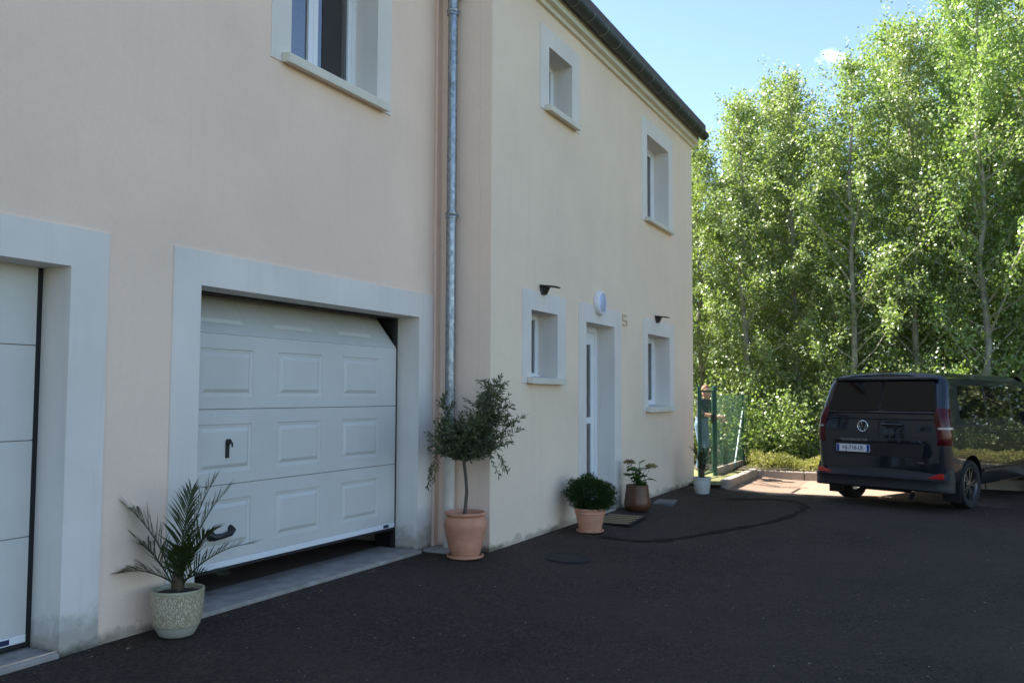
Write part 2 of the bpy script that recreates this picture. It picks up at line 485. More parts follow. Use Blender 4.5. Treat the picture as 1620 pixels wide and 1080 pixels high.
def leaf_arrays(pos, axis, nrm, length, width, rv, fold=.25, long_leaf=False):
    """rhombic two-faced leaves folded along the midrib"""
    n = len(pos)
    a = axis / np.linalg.norm(axis, axis=1, keepdims=True)
    b = np.cross(nrm, a); b /= np.linalg.norm(b, axis=1, keepdims=True) + 1e-9
    up_ = np.cross(a, b)
    L = length[:, None]; Wd = width[:, None]
    k = .42 if not long_leaf else .5
    p0 = pos; p2 = pos + a * L
    mid = pos + a * L * k - up_ * Wd * fold
    p1 = mid + b * Wd * .5; p3 = mid - b * Wd * .5
    V = np.stack([p0, p1, p2, p3], 1).reshape(-1, 3)
    i = np.arange(n)[:, None] * 4
    Fc = np.concatenate([i + np.array([[0, 1, 2]]), i + np.array([[0, 2, 3]])], 1).reshape(-1, 3)
    return V, Fc, np.repeat(rv, 4)

# ------------------------------------------------------------------ ground
GW, HW = 4.58, 3.98           # garage wall plane, house wall plane (y)
CX = 7.53                     # return wall
HX = 14.96                    # far corner of the house
# terrain sheet to the horizon
m = MB()
N = 24
rs = [0, 40, 120, 400, 1500, 5000]
m.add([(r * math.cos(2 * math.pi * k / N), r * math.sin(2 * math.pi * k / N), -.6) for r in rs[1:] for k in range(N)] + [(0, 0, -.6)],
      [(i * N + k, i * N + (k + 1) % N, (i + 1) * N + (k + 1) % N, (i + 1) * N + k) for i in range(len(rs) - 2) for k in range(N)] +
      [(k, (k + 1) % N, (len(rs) - 1) * N) for k in range(N)])
tag(m.build('terrain', 'field_grass'), kind='structure')
# asphalt drive
xs = np.concatenate([np.arange(-16, 0, 1.0), np.arange(0, 17.41, .3)])
ys = np.concatenate([np.arange(-18, -2, 1.0), np.arange(-2, 4.75, .15), [4.75]])
V = [(float(a), float(b), gz(a, b) + (.006 * math.sin(a * 1.7 + b) + .005 * math.sin(b * 2.3 - a * .6)) * (1 if b < 3.4 else max(0, (4.0 - b) / .6) if b < 4 else 0)) for b in ys for a in xs]
nx = len(xs)
Fq = [(j * nx + i, j * nx + i + 1, (j + 1) * nx + i + 1, (j + 1) * nx + i) for j in range(len(ys) - 1) for i in range(nx - 1)]
# keep the drive out of the house footprint and the planted strip
keep = []
for f in Fq:
    cx_ = sum(V[i][0] for i in f) / 4; cy_ = sum(V[i][1] for i in f) / 4
    if cx_ > CX + .2 and cy_ > 4.12 and cx_ < HX - .3: continue
    keep.append(f)
m = MB(); m.add(V, keep)
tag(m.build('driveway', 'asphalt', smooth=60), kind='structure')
# dark tar-sealed seam that wanders over the drive
pth = [(9.1, 3.45), (9.25, 3.05), (9.75, 2.75), (10.6, 2.45), (11.6, 2.1), (12.6, 1.95), (13.4, 1.95), (13.9, 2.15), (14.05, 2.55), (13.8, 2.9), (13.5, 3.1)]
def catmull(P, n=8):
    out = []
    for i in range(len(P) - 1):
        p0, p1, p2, p3 = [np.array(P[max(0, min(len(P) - 1, i + k))], float) for k in (-1, 0, 1, 2)]
        for j in range(n):
            t_ = j / n
            out.append(.5 * ((2 * p1) + (-p0 + p2) * t_ + (2 * p0 - 5 * p1 + 4 * p2 - p3) * t_ ** 2 + (-p0 + 3 * p1 - 3 * p2 + p3) * t_ ** 3))
    out.append(np.array(P[-1], float)); return out
cp = catmull(pth, 8)
m = MB(); vs = []
for i, p in enumerate(cp):
    d = cp[min(i + 1, len(cp) - 1)] - cp[max(i - 1, 0)]; d /= np.linalg.norm(d); nn = np.array([-d[1], d[0]])
    w = .05 + .03 * math.sin(i * .9) * math.sin(i * .37) + rnd.uniform(-.008, .008)
    for q in (-1, 1):
        a, b = p + nn * w * q; vs.append((a, b, gz(a, b) + .006 * math.sin(a * 1.7 + b) + .005 * math.sin(b * 2.3 - a * .6) + .006))
m.add(vs, [(2 * i, 2 * i + 1, 2 * i + 3, 2 * i + 2) for i in range(len(cp) - 1)])
tag(m.build('tar_seam', 'tar_seal'), kind='structure')
# garden lawn behind the gate and wood floor behind the kerb
m = MB()
def patch(x0, x1, y0, y1, z0, nx_, ny_, amp, seed):
    r_ = random.Random(seed); o = []
    for j in range(ny_ + 1):
        for i in range(nx_ + 1):
            o.append((x0 + (x1 - x0) * i / nx_, y0 + (y1 - y0) * j / ny_, z0 + r_.uniform(-amp, amp)))
    m.add(o, [(j * (nx_ + 1) + i, j * (nx_ + 1) + i + 1, (j + 1) * (nx_ + 1) + i + 1, (j + 1) * (nx_ + 1) + i) for j in range(ny_) for i in range(nx_)])
patch(HX - .4, 17.45, 3.45, 30, .035, 8, 40, .01, 1)
tag(m.build('lawn', 'lawn_grass', smooth=80), kind='structure')
m = MB(); patch(17.44, 60, -40, 40, .05, 60, 90, .04, 2)
tag(m.build('woodland_floor', 'forest_floor', smooth=80), kind='structure')
# kerb of concrete blocks round the planted bed
kerb = empty('kerb', (17.3, 3.4, 0)); tag(kerb, kind='structure')
xk = 14.93
for i in range(3):
    m = MB(); L = .82
    z1 = .085 + rnd.uniform(-.006, .006)
    m.box(xk, xk + L - .012, 3.39, 3.53, -.2, z1); m.build('kerb_stone', 'kerb_concrete', kerb, bevel=.018); xk += L
y_ = 3.53
for i in range(14):
    m = MB(); L = 1.0
    z1 = .07 + rnd.uniform(-.008, .008); dx = rnd.uniform(-.008, .008)
    m.box(17.39 + dx, 17.51 + dx, y_ - L + .012, y_, -.25, z1); m.build('kerb_stone', 'kerb_concrete', kerb, bevel=.018); y_ -= L

# ------------------------------------------------------------------ house
house = empty('house', (CX, HW, 0))
tag(house, 'cream rendered two-storey house with white framed openings and garages', 'house')
EAVE = 5.80
# openings: (x0,x1,z0,z1)
gar_open = [(.66, 3.43, .04, 2.23), (4.425, 7.18, .03, 2.23), (5.285, 6.44, 4.12, 5.36)]
hou_open = [(8.88, 9.55, 4.70, 5.385), (12.43, 13.53, 4.09, 5.345), (8.435, 9.13, 1.675, 2.39), (10.0, 11.0, .02, 2.38), (12.43, 13.54, 1.32, 2.385)]
def wall_sheet(m, x0, x1, z0, z1, Y, ops):
    bx = sorted({x0, x1} | {o[0] for o in ops} | {o[1] for o in ops}); bz = sorted({z0, z1} | {o[2] for o in ops} | {o[3] for o in ops})
    for i in range(len(bx) - 1):
        for j in range(len(bz) - 1):
            xm, zm = (bx[i] + bx[i + 1]) / 2, (bz[j] + bz[j + 1]) / 2
            if any(o[0] < xm < o[1] and o[2] < zm < o[3] for o in ops): continue
            m.quad((bx[i], Y, bz[j]), (bx[i + 1], Y, bz[j]), (bx[i + 1], Y, bz[j + 1]), (bx[i], Y, bz[j + 1]), 1 if Y == GW else 0)
m = MB()
wall_sheet(m, -7, CX, -.3, 6.3, GW, gar_open)
wall_sheet(m, CX, HX, -.3, 6.0, HW, hou_open)
m.quad((CX, GW, -.3), (CX, HW, -.3), (CX, HW, 6.3), (CX, GW, 6.3), 1)
RY, RZ = 8.3, 9.75      # ridge
m.add([(HX, HW, -.3), (HX, 12.6, -.3), (HX, 12.6, 6.0), (HX, RY, RZ - .1), (HX, HW, 6.0)], [(0, 1, 2, 3, 4)])
m.add([(-7, GW, -.3), (-7, 12.6, -.3), (-7, 12.6, 6.0), (-7, RY, RZ - .1), (-7, GW, 6.3)], [(0, 1, 2, 3, 4)])
m.quad((-7, 12.6, -.3), (HX, 12.6, -.3), (HX, 12.6, 6.0), (-7, 12.6, 6.0))
m.build('wall', ['wall_render', 'wall_render_pink'], house, fixn=False)
# roof: two slopes with thickness
m = MB()
sl = (RZ - 6.02) / (RY - 3.72)
def rz_(y): return 6.02 + (y - 3.72) * sl
m.prism_x([(3.74, rz_(3.74)), (RY, RZ), (12.9, rz_(3.74) + .02), (12.9, rz_(3.74) + .14), (RY, RZ + .14), (3.74, rz_(3.74) + .12)], CX - .1, HX + .06)
m.prism_x([(4.3, rz_(4.3)), (RY, RZ - .002), (12.9, rz_(3.74)), (12.9, rz_(3.74) + .13), (RY, RZ + .13), (4.3, rz_(4.3) + .12)], -7.2, CX - .1)
m.build('roof', 'roof_tile', house)
# cornice under the eaves
m = MB()
m.prism_x([(HW + .01, 5.785), (3.94, 5.785), (3.93, 5.83), (3.868, 5.836), (3.862, 5.955), (HW + .01, 5.955)], CX - .02, HX + .05)
m.build('cornice', 'cornice_cream', house)
m = MB()
m.prism_x([(HW + .01, 5.956), (3.72, 5.956), (3.72, 6.03), (HW + .01, 6.2)], CX - .02, HX + .05)
m.build('soffit_board', 'gutter_dark', house)
m = MB()
pr_ = [(3.775 - .085 * math.cos(a), 5.99 - .085 * math.sin(a)) for a in [R(k) for k in range(-10, 191, 12)]]
pr_ += [(3.775 - .078 * math.cos(a), 5.99 - .078 * math.sin(a)) for a in [R(k) for k in range(190, -11, -12)]]
m.prism_x(pr_, CX - .1, HX + .09)
g = m.build('gutter', 'gutter_dark', house, smooth=40)
for i in range(16):
    xg = 7.72 + i * .462
    m = MB()
    q = [(3.775 - .089 * math.cos(a), 5.99 - .089 * math.sin(a)) for a in [R(k) for k in range(-10, 191, 12)]]
    q += [(3.775 - .084 * math.cos(a), 5.99 - .084 * math.sin(a)) for a in [R(k) for k in range(190, -11, -12)]]
    m.prism_x(q, xg, xg + .014); m.build('gutter_joint', 'gutter_ring', g, local=False)
# garage-side cornice and gutter (above the frame)
m = MB(); m.prism_x([(GW + .01, 6.2), (4.5, 6.2), (4.5, 6.4), (GW + .01, 6.4)], -7, CX - .03); m.build('cornice', 'cornice_cream', house)

def ring(m, X0, X1, Z0, Z1, o, y_front, y_back):
    """flat plate with a hole o and reveals running back to y_back"""
    a0, a1, b0, b1 = o
    Y = y_front
    cols = [(X0, a0), (a0, a1), (a1, X1)]; rows = [(Z0, b0), (b0, b1), (b1, Z1)]
    for i, (p, q) in enumerate(cols):
        for j, (r, s_) in enumerate(rows):
            if i == 1 and j == 1 or q - p < 1e-4 or s_ - r < 1e-4: continue
            m.quad((p, Y, r), (q, Y, r), (q, Y, s_), (p, Y, s_))
    for (p, q) in (((X0, Z0), (X0, Z1)), ((X0, Z1), (X1, Z1)), ((X1, Z1), (X1, Z0)), ((X1, Z0), (X0, Z0))):
        m.quad((p[0], Y, p[1]), (q[0], Y, q[1]), (q[0], Y + .03, q[1]), (p[0], Y + .03, p[1]))
    for (p, q) in (((a0, b0), (a0, b1)), ((a0, b1), (a1, b1)), ((a1, b1), (a1, b0)), ((a1, b0), (a0, b0))):
        m.quad((p[0], Y, p[1]), (q[0], Y, q[1]), (q[0], y_back, q[1]), (p[0], y_back, p[1]))

def sash(parent, x0, x1, z0, z1, Y, name='sash', w=.062, d=.05):
    m = MB()
    m.box(x0, x0 + w, Y, Y + d, z0, z1); m.box(x1 - w, x1, Y, Y + d, z0, z1)
    m.box(x0 + w, x1 - w, Y + .001, Y + d - .001, z0, z0 + w); m.box(x0 + w, x1 - w, Y + .001, Y + d - .001, z1 - w, z1)
    m.build(name, 'pvc_white', parent, bevel=.006)
    m = MB(); m.quad((x0 + w - .004, Y + .022, z0 + w - .004), (x1 - w + .004, Y + .022, z0 + w - .004), (x1 - w + .004, Y + .022, z1 - w + .004), (x0 + w - .004, Y + .022, z1 - w + .004))
    m.build('pane', 'window_glass', parent)

def window(o, sur, Y, sashes=1, sill=True, depth=.235, sillz=None):
    a0, a1, b0, b1 = o
    m = MB(); ring(m, *sur, o, Y - .010, Y + depth)
    m.build('surround', 'surround_paint', house)
    if sill:
        z1 = b0 + .004; z0 = sur[2] - .012; pz = .085; e = .10
        m = MB()
        m.prism_x([(Y - pz, z0), (Y - .011, z0 + .012), (Y - .011, z1), (Y - pz, z1 - .014)], a0 - e, a1 + e)
        m.prism_x([(Y - .0115, z1 - .06), (Y + depth, z1 - .06), (Y + depth, z1 + .012), (Y - .0115, z1)], a0 + .001, a1 - .001)
        m.build('sill', 'sill_stone', house, bevel=.006)
    win = empty('window', (a0, Y + depth, b0)); win.parent = house; win.location = Vector((a0, Y + depth, b0)) - Vector(house.location)
    m = MB(); w = .05 if sashes == 2 else .034; d0, d1 = Y + depth - .002, Y + depth + .07
    m.box(a0 - .03, a0 + w, d0, d1, b0 - .02, b1 + .03); m.box(a1 - w, a1 + .03, d0, d1, b0 - .02, b1 + .03)
    m.box(a0 + w, a1 - w, d0 + .001, d1, b1 - w, b1 + .03); m.box(a0 + w, a1 - w, d0 + .001, d1, b0 - .02, b0 + w)
    m.box(a0 + .02, a1 - .02, d0 - .035, d0 - .001, b0 + .016, b0 + .036)
    m.build('frame', 'pvc_white', win, bevel=.005)
    x0, x1, z0, z1 = a0 + w - .02, a1 - w + .02, b0 + w - .02, b1 - w + .02
    if sashes == 1: sash(win, x0, x1, z0, z1, Y + depth + .004, w=.046, d=.03)
    else:
        xm = (x0 + x1) / 2
        sash(win, x0, xm - .001, z0, z1, Y + depth + .012); sash(win, xm + .001, x1, z0, z1, Y + depth + .012)
    return win
w0 = window(gar_open[2], (5.065, 6.66, 4.045, 5.6), GW, 2)
# dark panel added before the right-hand pane to paint in its dark middle
m = MB(); m.box(6.0, 6.275, GW + .235 + .0295, GW + .235 + .0325, 4.19, 5.30); m.build('added_dark_panel', 'added_dark_panel_brown', w0)
window(hou_open[0], (8.645, 9.78, 4.635, 5.59), HW, 1)
window(hou_open[1], (12.19, 13.75, 4.035, 5.575), HW, 2)
window(hou_open[2], (8.215, 9.36, 1.615, 2.60), HW, 1)
window(hou_open[4], (12.22, 13.775, 1.25, 2.60), HW, 2)
# entrance door
m = MB(); ring(m, 9.765, 11.24, -.08, 2.60, (10.0, 11.0, -.08, 2.38), HW - .010, HW + .235)
m.build('surround', 'surround_paint', house)
dr = empty('entrance_door'); dr.parent = house; dr.location = Vector((10.0, HW + .235, 0)) - Vector(house.location)
m = MB(); d0 = HW + .233
m.box(9.97, 10.075, d0, d0 + .07, 0, 2.41); m.box(10.925, 11.03, d0, d0 + .07, 0, 2.41); m.box(10.075, 10.925, d0 + .001, d0 + .07, 2.30, 2.41)
m.build('frame', 'pvc_white', dr, bevel=.006)
m = MB(); Y = d0 + .015
for (a, b, c_, d_) in [(10.075, 10.19, .03, 2.30), (10.81, 10.925, .03, 2.30), (10.19, 10.81, .03, .30), (10.19, 10.81, 2.14, 2.30), (10.19, 10.81, 1.12, 1.20), (10.47, 10.53, .30, 1.12), (10.47, 10.53, 1.20, 2.14)]:
    m.box(a, b, Y, Y + .05, c_, d_)
m.build('leaf', 'pvc_white', dr, bevel=.004)
for (a, b) in ((10.19, 10.47), (10.53, 10.81)):
    for (c_, d_) in ((.30, 1.12), (1.20, 2.14)):
        m = MB(); m.quad((a, Y + .02, c_), (b, Y + .02, c_), (b, Y + .02, d_), (a, Y + .02, d_)); m.build('pane', 'window_glass', dr)
m = MB(); m.box(10.085, 10.12, Y - .012, Y - .001, .95, 1.2); m.tube([(10.10, Y - .01, 1.08), (10.10, Y - .05, 1.08), (10.22, Y - .055, 1.08)], .01, 8)
m.build('handle', 'grey_metal', dr)
m = MB(); m.box(9.98, 11.02, HW - .02, HW + .32, -.12, .012); m.build('threshold', 'concrete', house, bevel=.008)

# garages
for (X0, X1, s0, s1, s2, bot) in ((.66, 3.43, .43, 3.685, 2.46, 0), (4.425, 7.18, 4.185, 7.43, 2.465, 0)):
    m = MB(); ring(m, s0, s1, -.12, s2, (X0, X1, -.12, 2.23), GW - .012, GW + .235)
    m.build('surround', 'surround_paint', house)
    m = MB(); m.box(X0 - .02, X1 + .0, GW - (.07 if X0 > 4 else .025), GW + .42, -.15, .03)
    m.build('threshold', 'concrete', house, bevel=.012)
m = MB(); m.quad((-6.9, 4.99, .02), (CX - .02, 4.99, .02), (CX - .02, 11, .02), (-6.9, 11, .02))
m.build('garage_floor', 'garage_floor', house)
m = MB()
m.quad((-6.9, 4.86, 2.6), (CX + .05, 4.86, 2.6), (CX + .05, 11, 2.6), (-6.9, 11, 2.6))
m.quad((-6.9, 10.5, 0), (CX, 10.5, 0), (CX, 10.5, 2.6), (-6.9, 10.5, 2.6))
m.quad((7.45, 4.86, 0), (7.45, 10.5, 0), (7.45, 10.5, 2.6), (7.45, 4.86, 2.6)); m.quad((3.9, 4.86, 0), (3.9, 10.5, 0), (3.9, 10.5, 2.6), (3.9, 4.86, 2.6))
m.quad((CX + .1, 4.3, 2.75), (HX - .05, 4.3, 2.75), (HX - .05, 12.5, 2.75), (CX + .1, 12.5, 2.75))
m.build('inner_walls', 'interior_plaster', house)

def door_section(parent, x0, x1, z0, z1, cass, cz, frame_fn, rail=False):
    """one insulated section with three pressed cassettes; (x, depth, z) mapped by frame_fn"""
    m = MB(); T = .04
    bx = [x0] + [v for c_ in cass for v in c_] + [x1]; bz = [z0 + .0028, z0 + cz[0], z0 + cz[1], z1 - .0028]
    for i in range(len(bx) - 1):
        for j in range(3):
            a, b, c_, d_ = bx[i], bx[i + 1], bz[j], bz[j + 1]
            if j == 1 and i % 2 == 1:
                loops = []
                for ins, dep in ((0, 0), (.004, .007), (.03, .010), (.058, -.004), (.064, -.004)):
                    loops.append([(a + ins, dep, c_ + ins), (b - ins, dep, c_ + ins), (b - ins, dep, d_ - ins), (a + ins, dep, d_ - ins)])
                for k in range(len(loops) - 1):
                    for e in range(4): m.quad(loops[k][e], loops[k][(e + 1) % 4], loops[k + 1][(e + 1) % 4], loops[k + 1][e])
                m.quad(*loops[-1])
            else: m.quad((a, 0, c_), (b, 0, c_), (b, 0, d_), (a, 0, d_))
    zb, zt = z0 + .0028, z1 - .0028
    m.quad((x0, 0, zb), (x0, T, zb), (x1, T, zb), (x1, 0, zb)); m.quad((x0, 0, zt), (x1, 0, zt), (x1, T, zt), (x0, T, zt))
    m.quad((x0, 0, zb), (x0, 0, zt), (x0, T, zt), (x0, T, zb)); m.quad((x1, 0, zb), (x1, T, zb), (x1, T, zt), (x1, 0, zt)); m.quad((x0, T, zb), (x0, T, zt), (x1, T, zt), (x1, T, zb))
    m.v = [frame_fn(p) for p in m.v]
    return m.build('section', 'door_enamel', parent, fixn=False)
DY = GW + .222
def garage(X0, X1, zb, raised):
    gd = empty('garage_door'); gd.parent = house; gd.location = Vector(((X0 + X1) / 2, DY, 0)) - Vector(house.location)
    hgt = .552
    off = X0 - 4.425
    cass = [(4.65 + off, 5.195 + off), (5.47 + off, 6.02 + off), (6.305 + off, 6.86 + off)]
    xa, xb = X0 + .012, X1 - .042
    n = 4
    for i in range(n):
        z0 = zb + i * hgt; z1 = z0 + hgt
        if raised and i == 3:
            ang = R(38.5)
            fn = lambda p, z0=z0: (p[0], DY + p[1] * math.cos(ang) + (p[2] - z0) * math.sin(ang), z0 + (p[2] - z0) * math.cos(ang) - p[1] * math.sin(ang))
        else: fn = lambda p: (p[0], DY + p[1], p[2])
        door_section(gd, xa, xb, z0, z1, cass, (.09, .442), fn)
    # dark joint strip behind the section gaps
    m = MB(); m.box(xa + .01, xb - .01, DY + .012, DY + .03, zb, zb + 3 * hgt + (0 if raised else hgt)); m.build('joint_strip', 'joint_grey', gd)
    m = MB(); m.box(xa, xb, DY - .004, DY + .044, zb - .045, zb + .001); m.build('bottom_rail', 'pvc_white', gd, bevel=.003)
    m = MB(); m.box(xa, xb, DY + .002, DY + .035, zb - .068, zb - .046); m.build('rubber_seal', 'dark_rubber', gd)
    # side gaskets and guide rails
    for (a, b) in ((X0 - .02, X0 + .010), (X1 - .038, X1 + .02)):
        m = MB(); m.box(a, b, DY + .016, DY + .05, .03, 2.26); m.build('side_gasket', 'dark_rubber', gd)
    m = MB(); m.box(X0, X1, DY + .012, DY + .03, 2.19, 2.26) if not raised else m.box(X0, X1, DY + .012, DY + .03, 2.215, 2.26)
    m.build('top_gasket', 'dark_rubber', gd)
    if raised:
        for (a, b) in ((X1 + .0, X1 + .03), (X0 - .03, X0)):
            m = MB(); m.box(a, b, DY + .051, DY + .25, .02, 2.4); m.build('guide_rail', 'black_metal', gd)
    m = MB(); xs_ = xb - .13; m.box(xs_ - .085 + .03, xs_ + .03, DY - .0055, DY - .0042, zb - .038, zb - .008); m.build('maker_sticker', 'sticker_blue', gd)
    return gd
gl_ = garage(.66, 3.43, .115, False); gl_['label'] = 'closed white sectional garage door at the left edge'
gr_ = garage(4.425, 7.18, .275, True); gr_['label'] = 'white panelled garage door raised a little off the ground'
# lock and pull handle on the raised door
m = MB()
m.tube([(4.935, DY - .006, 1.14), (4.935, DY - .03, 1.14)], .021, 14); m.box(4.915, 4.951, DY - .012, DY + .005, 1.02, 1.135)
m.tube([(4.93, DY - .028, 1.142), (4.955, DY - .034, 1.13), (4.955, DY - .034, 1.10)], .007, 8)
m.build('lock_handle', 'black_metal', gr_, bevel=.002)
m = MB()
m.tube([(4.79, DY + .006, .475), (4.785, DY - .022, .47), (4.80, DY - .035, .462), (4.88, DY - .038, .462), (4.955, DY - .036, .472), (4.985, DY - .024, .49), (4.985, DY + .005, .50)], [.034, .036, .026, .02, .022, .027, .032], 12)
m.build('pull_handle', 'black_metal', gr_, smooth=50)

# downpipe in the inner corner and peach joint cover
m = MB(); m.box(7.44, CX - .002, GW - .035, GW - .001, -.1, 6.25)
m.build('joint_cover', 'joint_peach', house, bevel=.006)
PX, PY = 7.44, 4.375
dp = empty('downpipe'); dp.parent = house; dp.location = Vector((PX, PY, 0)) - Vector(house.location)
m = MB(); m.tube([(PX, PY, 1.05), (PX, PY, 3.30)], .05, 20); m.tube([(PX, PY, 3.22), (PX, PY, 5.32)], .048, 20)
m.build('pipe', 'zinc', dp, smooth=50)
m = MB(); m.tube([(PX, PY, .02), (PX, PY, 1.10)], .056, 20); m.build('lower_pipe', 'pvc_aged', dp, smooth=50)
for zc in (1.08, 3.24, 5.28):
    m = MB(); m.lathe([(.05, -.03), (.058, -.028), (.06, -.01), (.056, 0), (.062, .012), (.062, .028), (.05, .032)], (PX, PY, zc), 20)
    m.box(PX - .003, PX + .003, PY - .085, PY - .05, zc - .012, zc + .012); m.tube([(PX + .04, PY, zc), (CX, PY, zc)], .006, 6)
    m.build('collar', 'zinc', dp, smooth=40)
m = MB(); m.tube([(PX, PY, 5.32), (PX, PY, 5.45), (PX, PY - .02, 5.62), (PX, PY - .05, 5.9), (PX, PY - .1, 6.15)], [.052, .055, .08, .095, .1], 20)
m.tube([(PX, PY, 5.42), (PX + .06, PY - .12, 5.62), (PX + .1, PY - .42, 5.86), (PX + .1, PY - .55, 5.9)], .052, 16)
m.build('hopper', 'zinc', dp, smooth=50)
m = MB(); m.box(7.25, CX + .0, GW - .32, GW - .012, -.15, .03); m.build('corner_block', 'concrete', house, bevel=.03)

# ------------------------------------------------------------------ fittings on the wall
lamp = empty('wall_lamp', (10.41, HW, 2.64)); tag(lamp, 'round white bulkhead lamp above the entrance door', 'lamp')
m = MB(); m.lathe([(.001, 0), (.148, 0), (.155, -.01), (.155, -.05), (.148, -.066), (.128, -.072), (.125, -.066), (.001, -.066)], (10.41, HW - .001, 2.64), 40, axis='y')
m.build('housing', 'lamp_white', lamp, smooth=40)
m = MB(); m.lathe([(.126, -.064), (.122, -.0695), (.001, -.0705)], (10.41, HW - .001, 2.64), 40, axis='y')
m.build('diffuser', 'lamp_diffuser', lamp, smooth=60)
for (xl, zl, lab) in ((8.72, 2.62, 'small black solar wall light above the window nearest the downpipe'), (12.86, 2.62, 'small black solar wall light above the window beyond the entrance')):
    L = empty('solar_light', (xl, HW, zl)); tag(L, lab, 'wall light', 'solar lights above the ground-floor windows')
    m = MB(); y = HW
    m.add([(xl - .05, y, zl - .05), (xl + .05, y, zl - .05), (xl + .055, y, zl + .04), (xl - .055, y, zl + .04), (xl - .035, y - .045, zl - .045), (xl + .035, y - .045, zl - .045), (xl + .05, y - .08, zl + .035), (xl - .05, y - .08, zl + .035)],
          [(0, 1, 2, 3), (4, 7, 6, 5), (0, 4, 5, 1), (1, 5, 6, 2), (2, 6, 7, 3), (3, 7, 4, 0)])
    m.build('body', 'black_metal', L, bevel=.006)
    m = MB()
    m.add([(xl - .075, y + .0, zl + .042), (xl + .075, y + .0, zl + .042), (xl + .07, y - .19, zl + .022), (xl - .07, y - .19, zl + .022), (xl - .075, y + .0, zl + .062), (xl + .075, y + .0, zl + .062), (xl + .07, y - .19, zl + .036), (xl - .07, y - .19, zl + .036)],
          [(0, 1, 2, 3), (4, 7, 6, 5), (0, 4, 5, 1), (1, 5, 6, 2), (2, 6, 7, 3), (3, 7, 4, 0)])
    m.build('solar_panel', 'van_plastic', L, bevel=.005)
    m = MB(); m.quad((xl - .05, y - .085, zl + .030), (xl + .05, y - .085, zl + .030), (xl + .05, y - .17, zl + .021), (xl - .05, y - .17, zl + .021)); m.build('light_window', 'clear_lens', L)
nb = empty('house_number', (11.41, HW, 2.5)); tag(nb, 'small beige house number beside the entrance door frame', 'house number')
m = MB(); a, b, y0, y1 = 11.325, 11.495, HW - .016, HW - .002
w = .014
for (p, q, r, s_) in ((a, b, 2.56, 2.578), (a, a + w, 2.505, 2.56), (a, b, 2.49, 2.507), (b - w, b, 2.445, 2.49), (a, b, 2.428, 2.445)): m.box(p, q, y0, y1, r, s_)
m.build('digit', 'sign_beige', nb)

# ------------------------------------------------------------------ small ground fittings
mh = empty('manhole_cover', (7.86, 3.33, gzu(7.86, 3.33) + .008)); mh.rotation_euler = (R(1.7), 0, 0)
tag(mh, 'dark round iron manhole cover set in the asphalt', 'manhole')
m = MB(); m.lathe([(.001, .004), (.19, .004), (.225, .004), (.23, -.04)], (0, 0, 0), 40); m.build('cover', 'manhole_iron', mh, local=True)
m = MB(); m.lathe([(.198, .0041), (.20, .0065), (.216, .0065), (.218, .0041)], (0, 0, 0), 40); m.build('rim', 'manhole_iron', mh, local=True)
gr = empty('drain_cover', (12.24, 3.67, gz(12.24, 3.67))); tag(gr, 'flat grey metal drain cover lying by the house wall', 'drain cover')
gr.rotation_euler = (0, 0, R(8))
m = MB(); m.box(-.26, .26, -.14, .14, -.02, .018); m.box(-.2, .2, -.09, .09, .0185, .026); m.build('plate', 'drain_metal', gr, local=True, bevel=.004)
mat_ = empty('doormat', (10.26, 3.66, gz(10.26, 3.66) + .004)); mat_.rotation_euler = (0, 0, R(4))
tag(mat_, 'black and tan striped doormat before the entrance door', 'doormat')
m = MB(); m.box(-.42, .42, -.25, .25, .004, .016); m.build('base', 'mat_rubber', mat_, local=True, bevel=.004)
for i in range(5):
    m = MB(); x = -.37 + i * .155
    m.add([(x, -.215, .0165), (x + .075, -.215, .0165), (x + .105, .215, .0165), (x + .03, .215, .0165), (x, -.215, .022), (x + .075, -.215, .022), (x + .105, .215, .022), (x + .03, .215, .022)],
          [(0, 3, 2, 1), (4, 5, 6, 7), (0, 1, 5, 4), (1, 2, 6, 5), (2, 3, 7, 6), (3, 0, 4, 7)])
    m.build('strip', 'mat_coir', mat_, local=True)

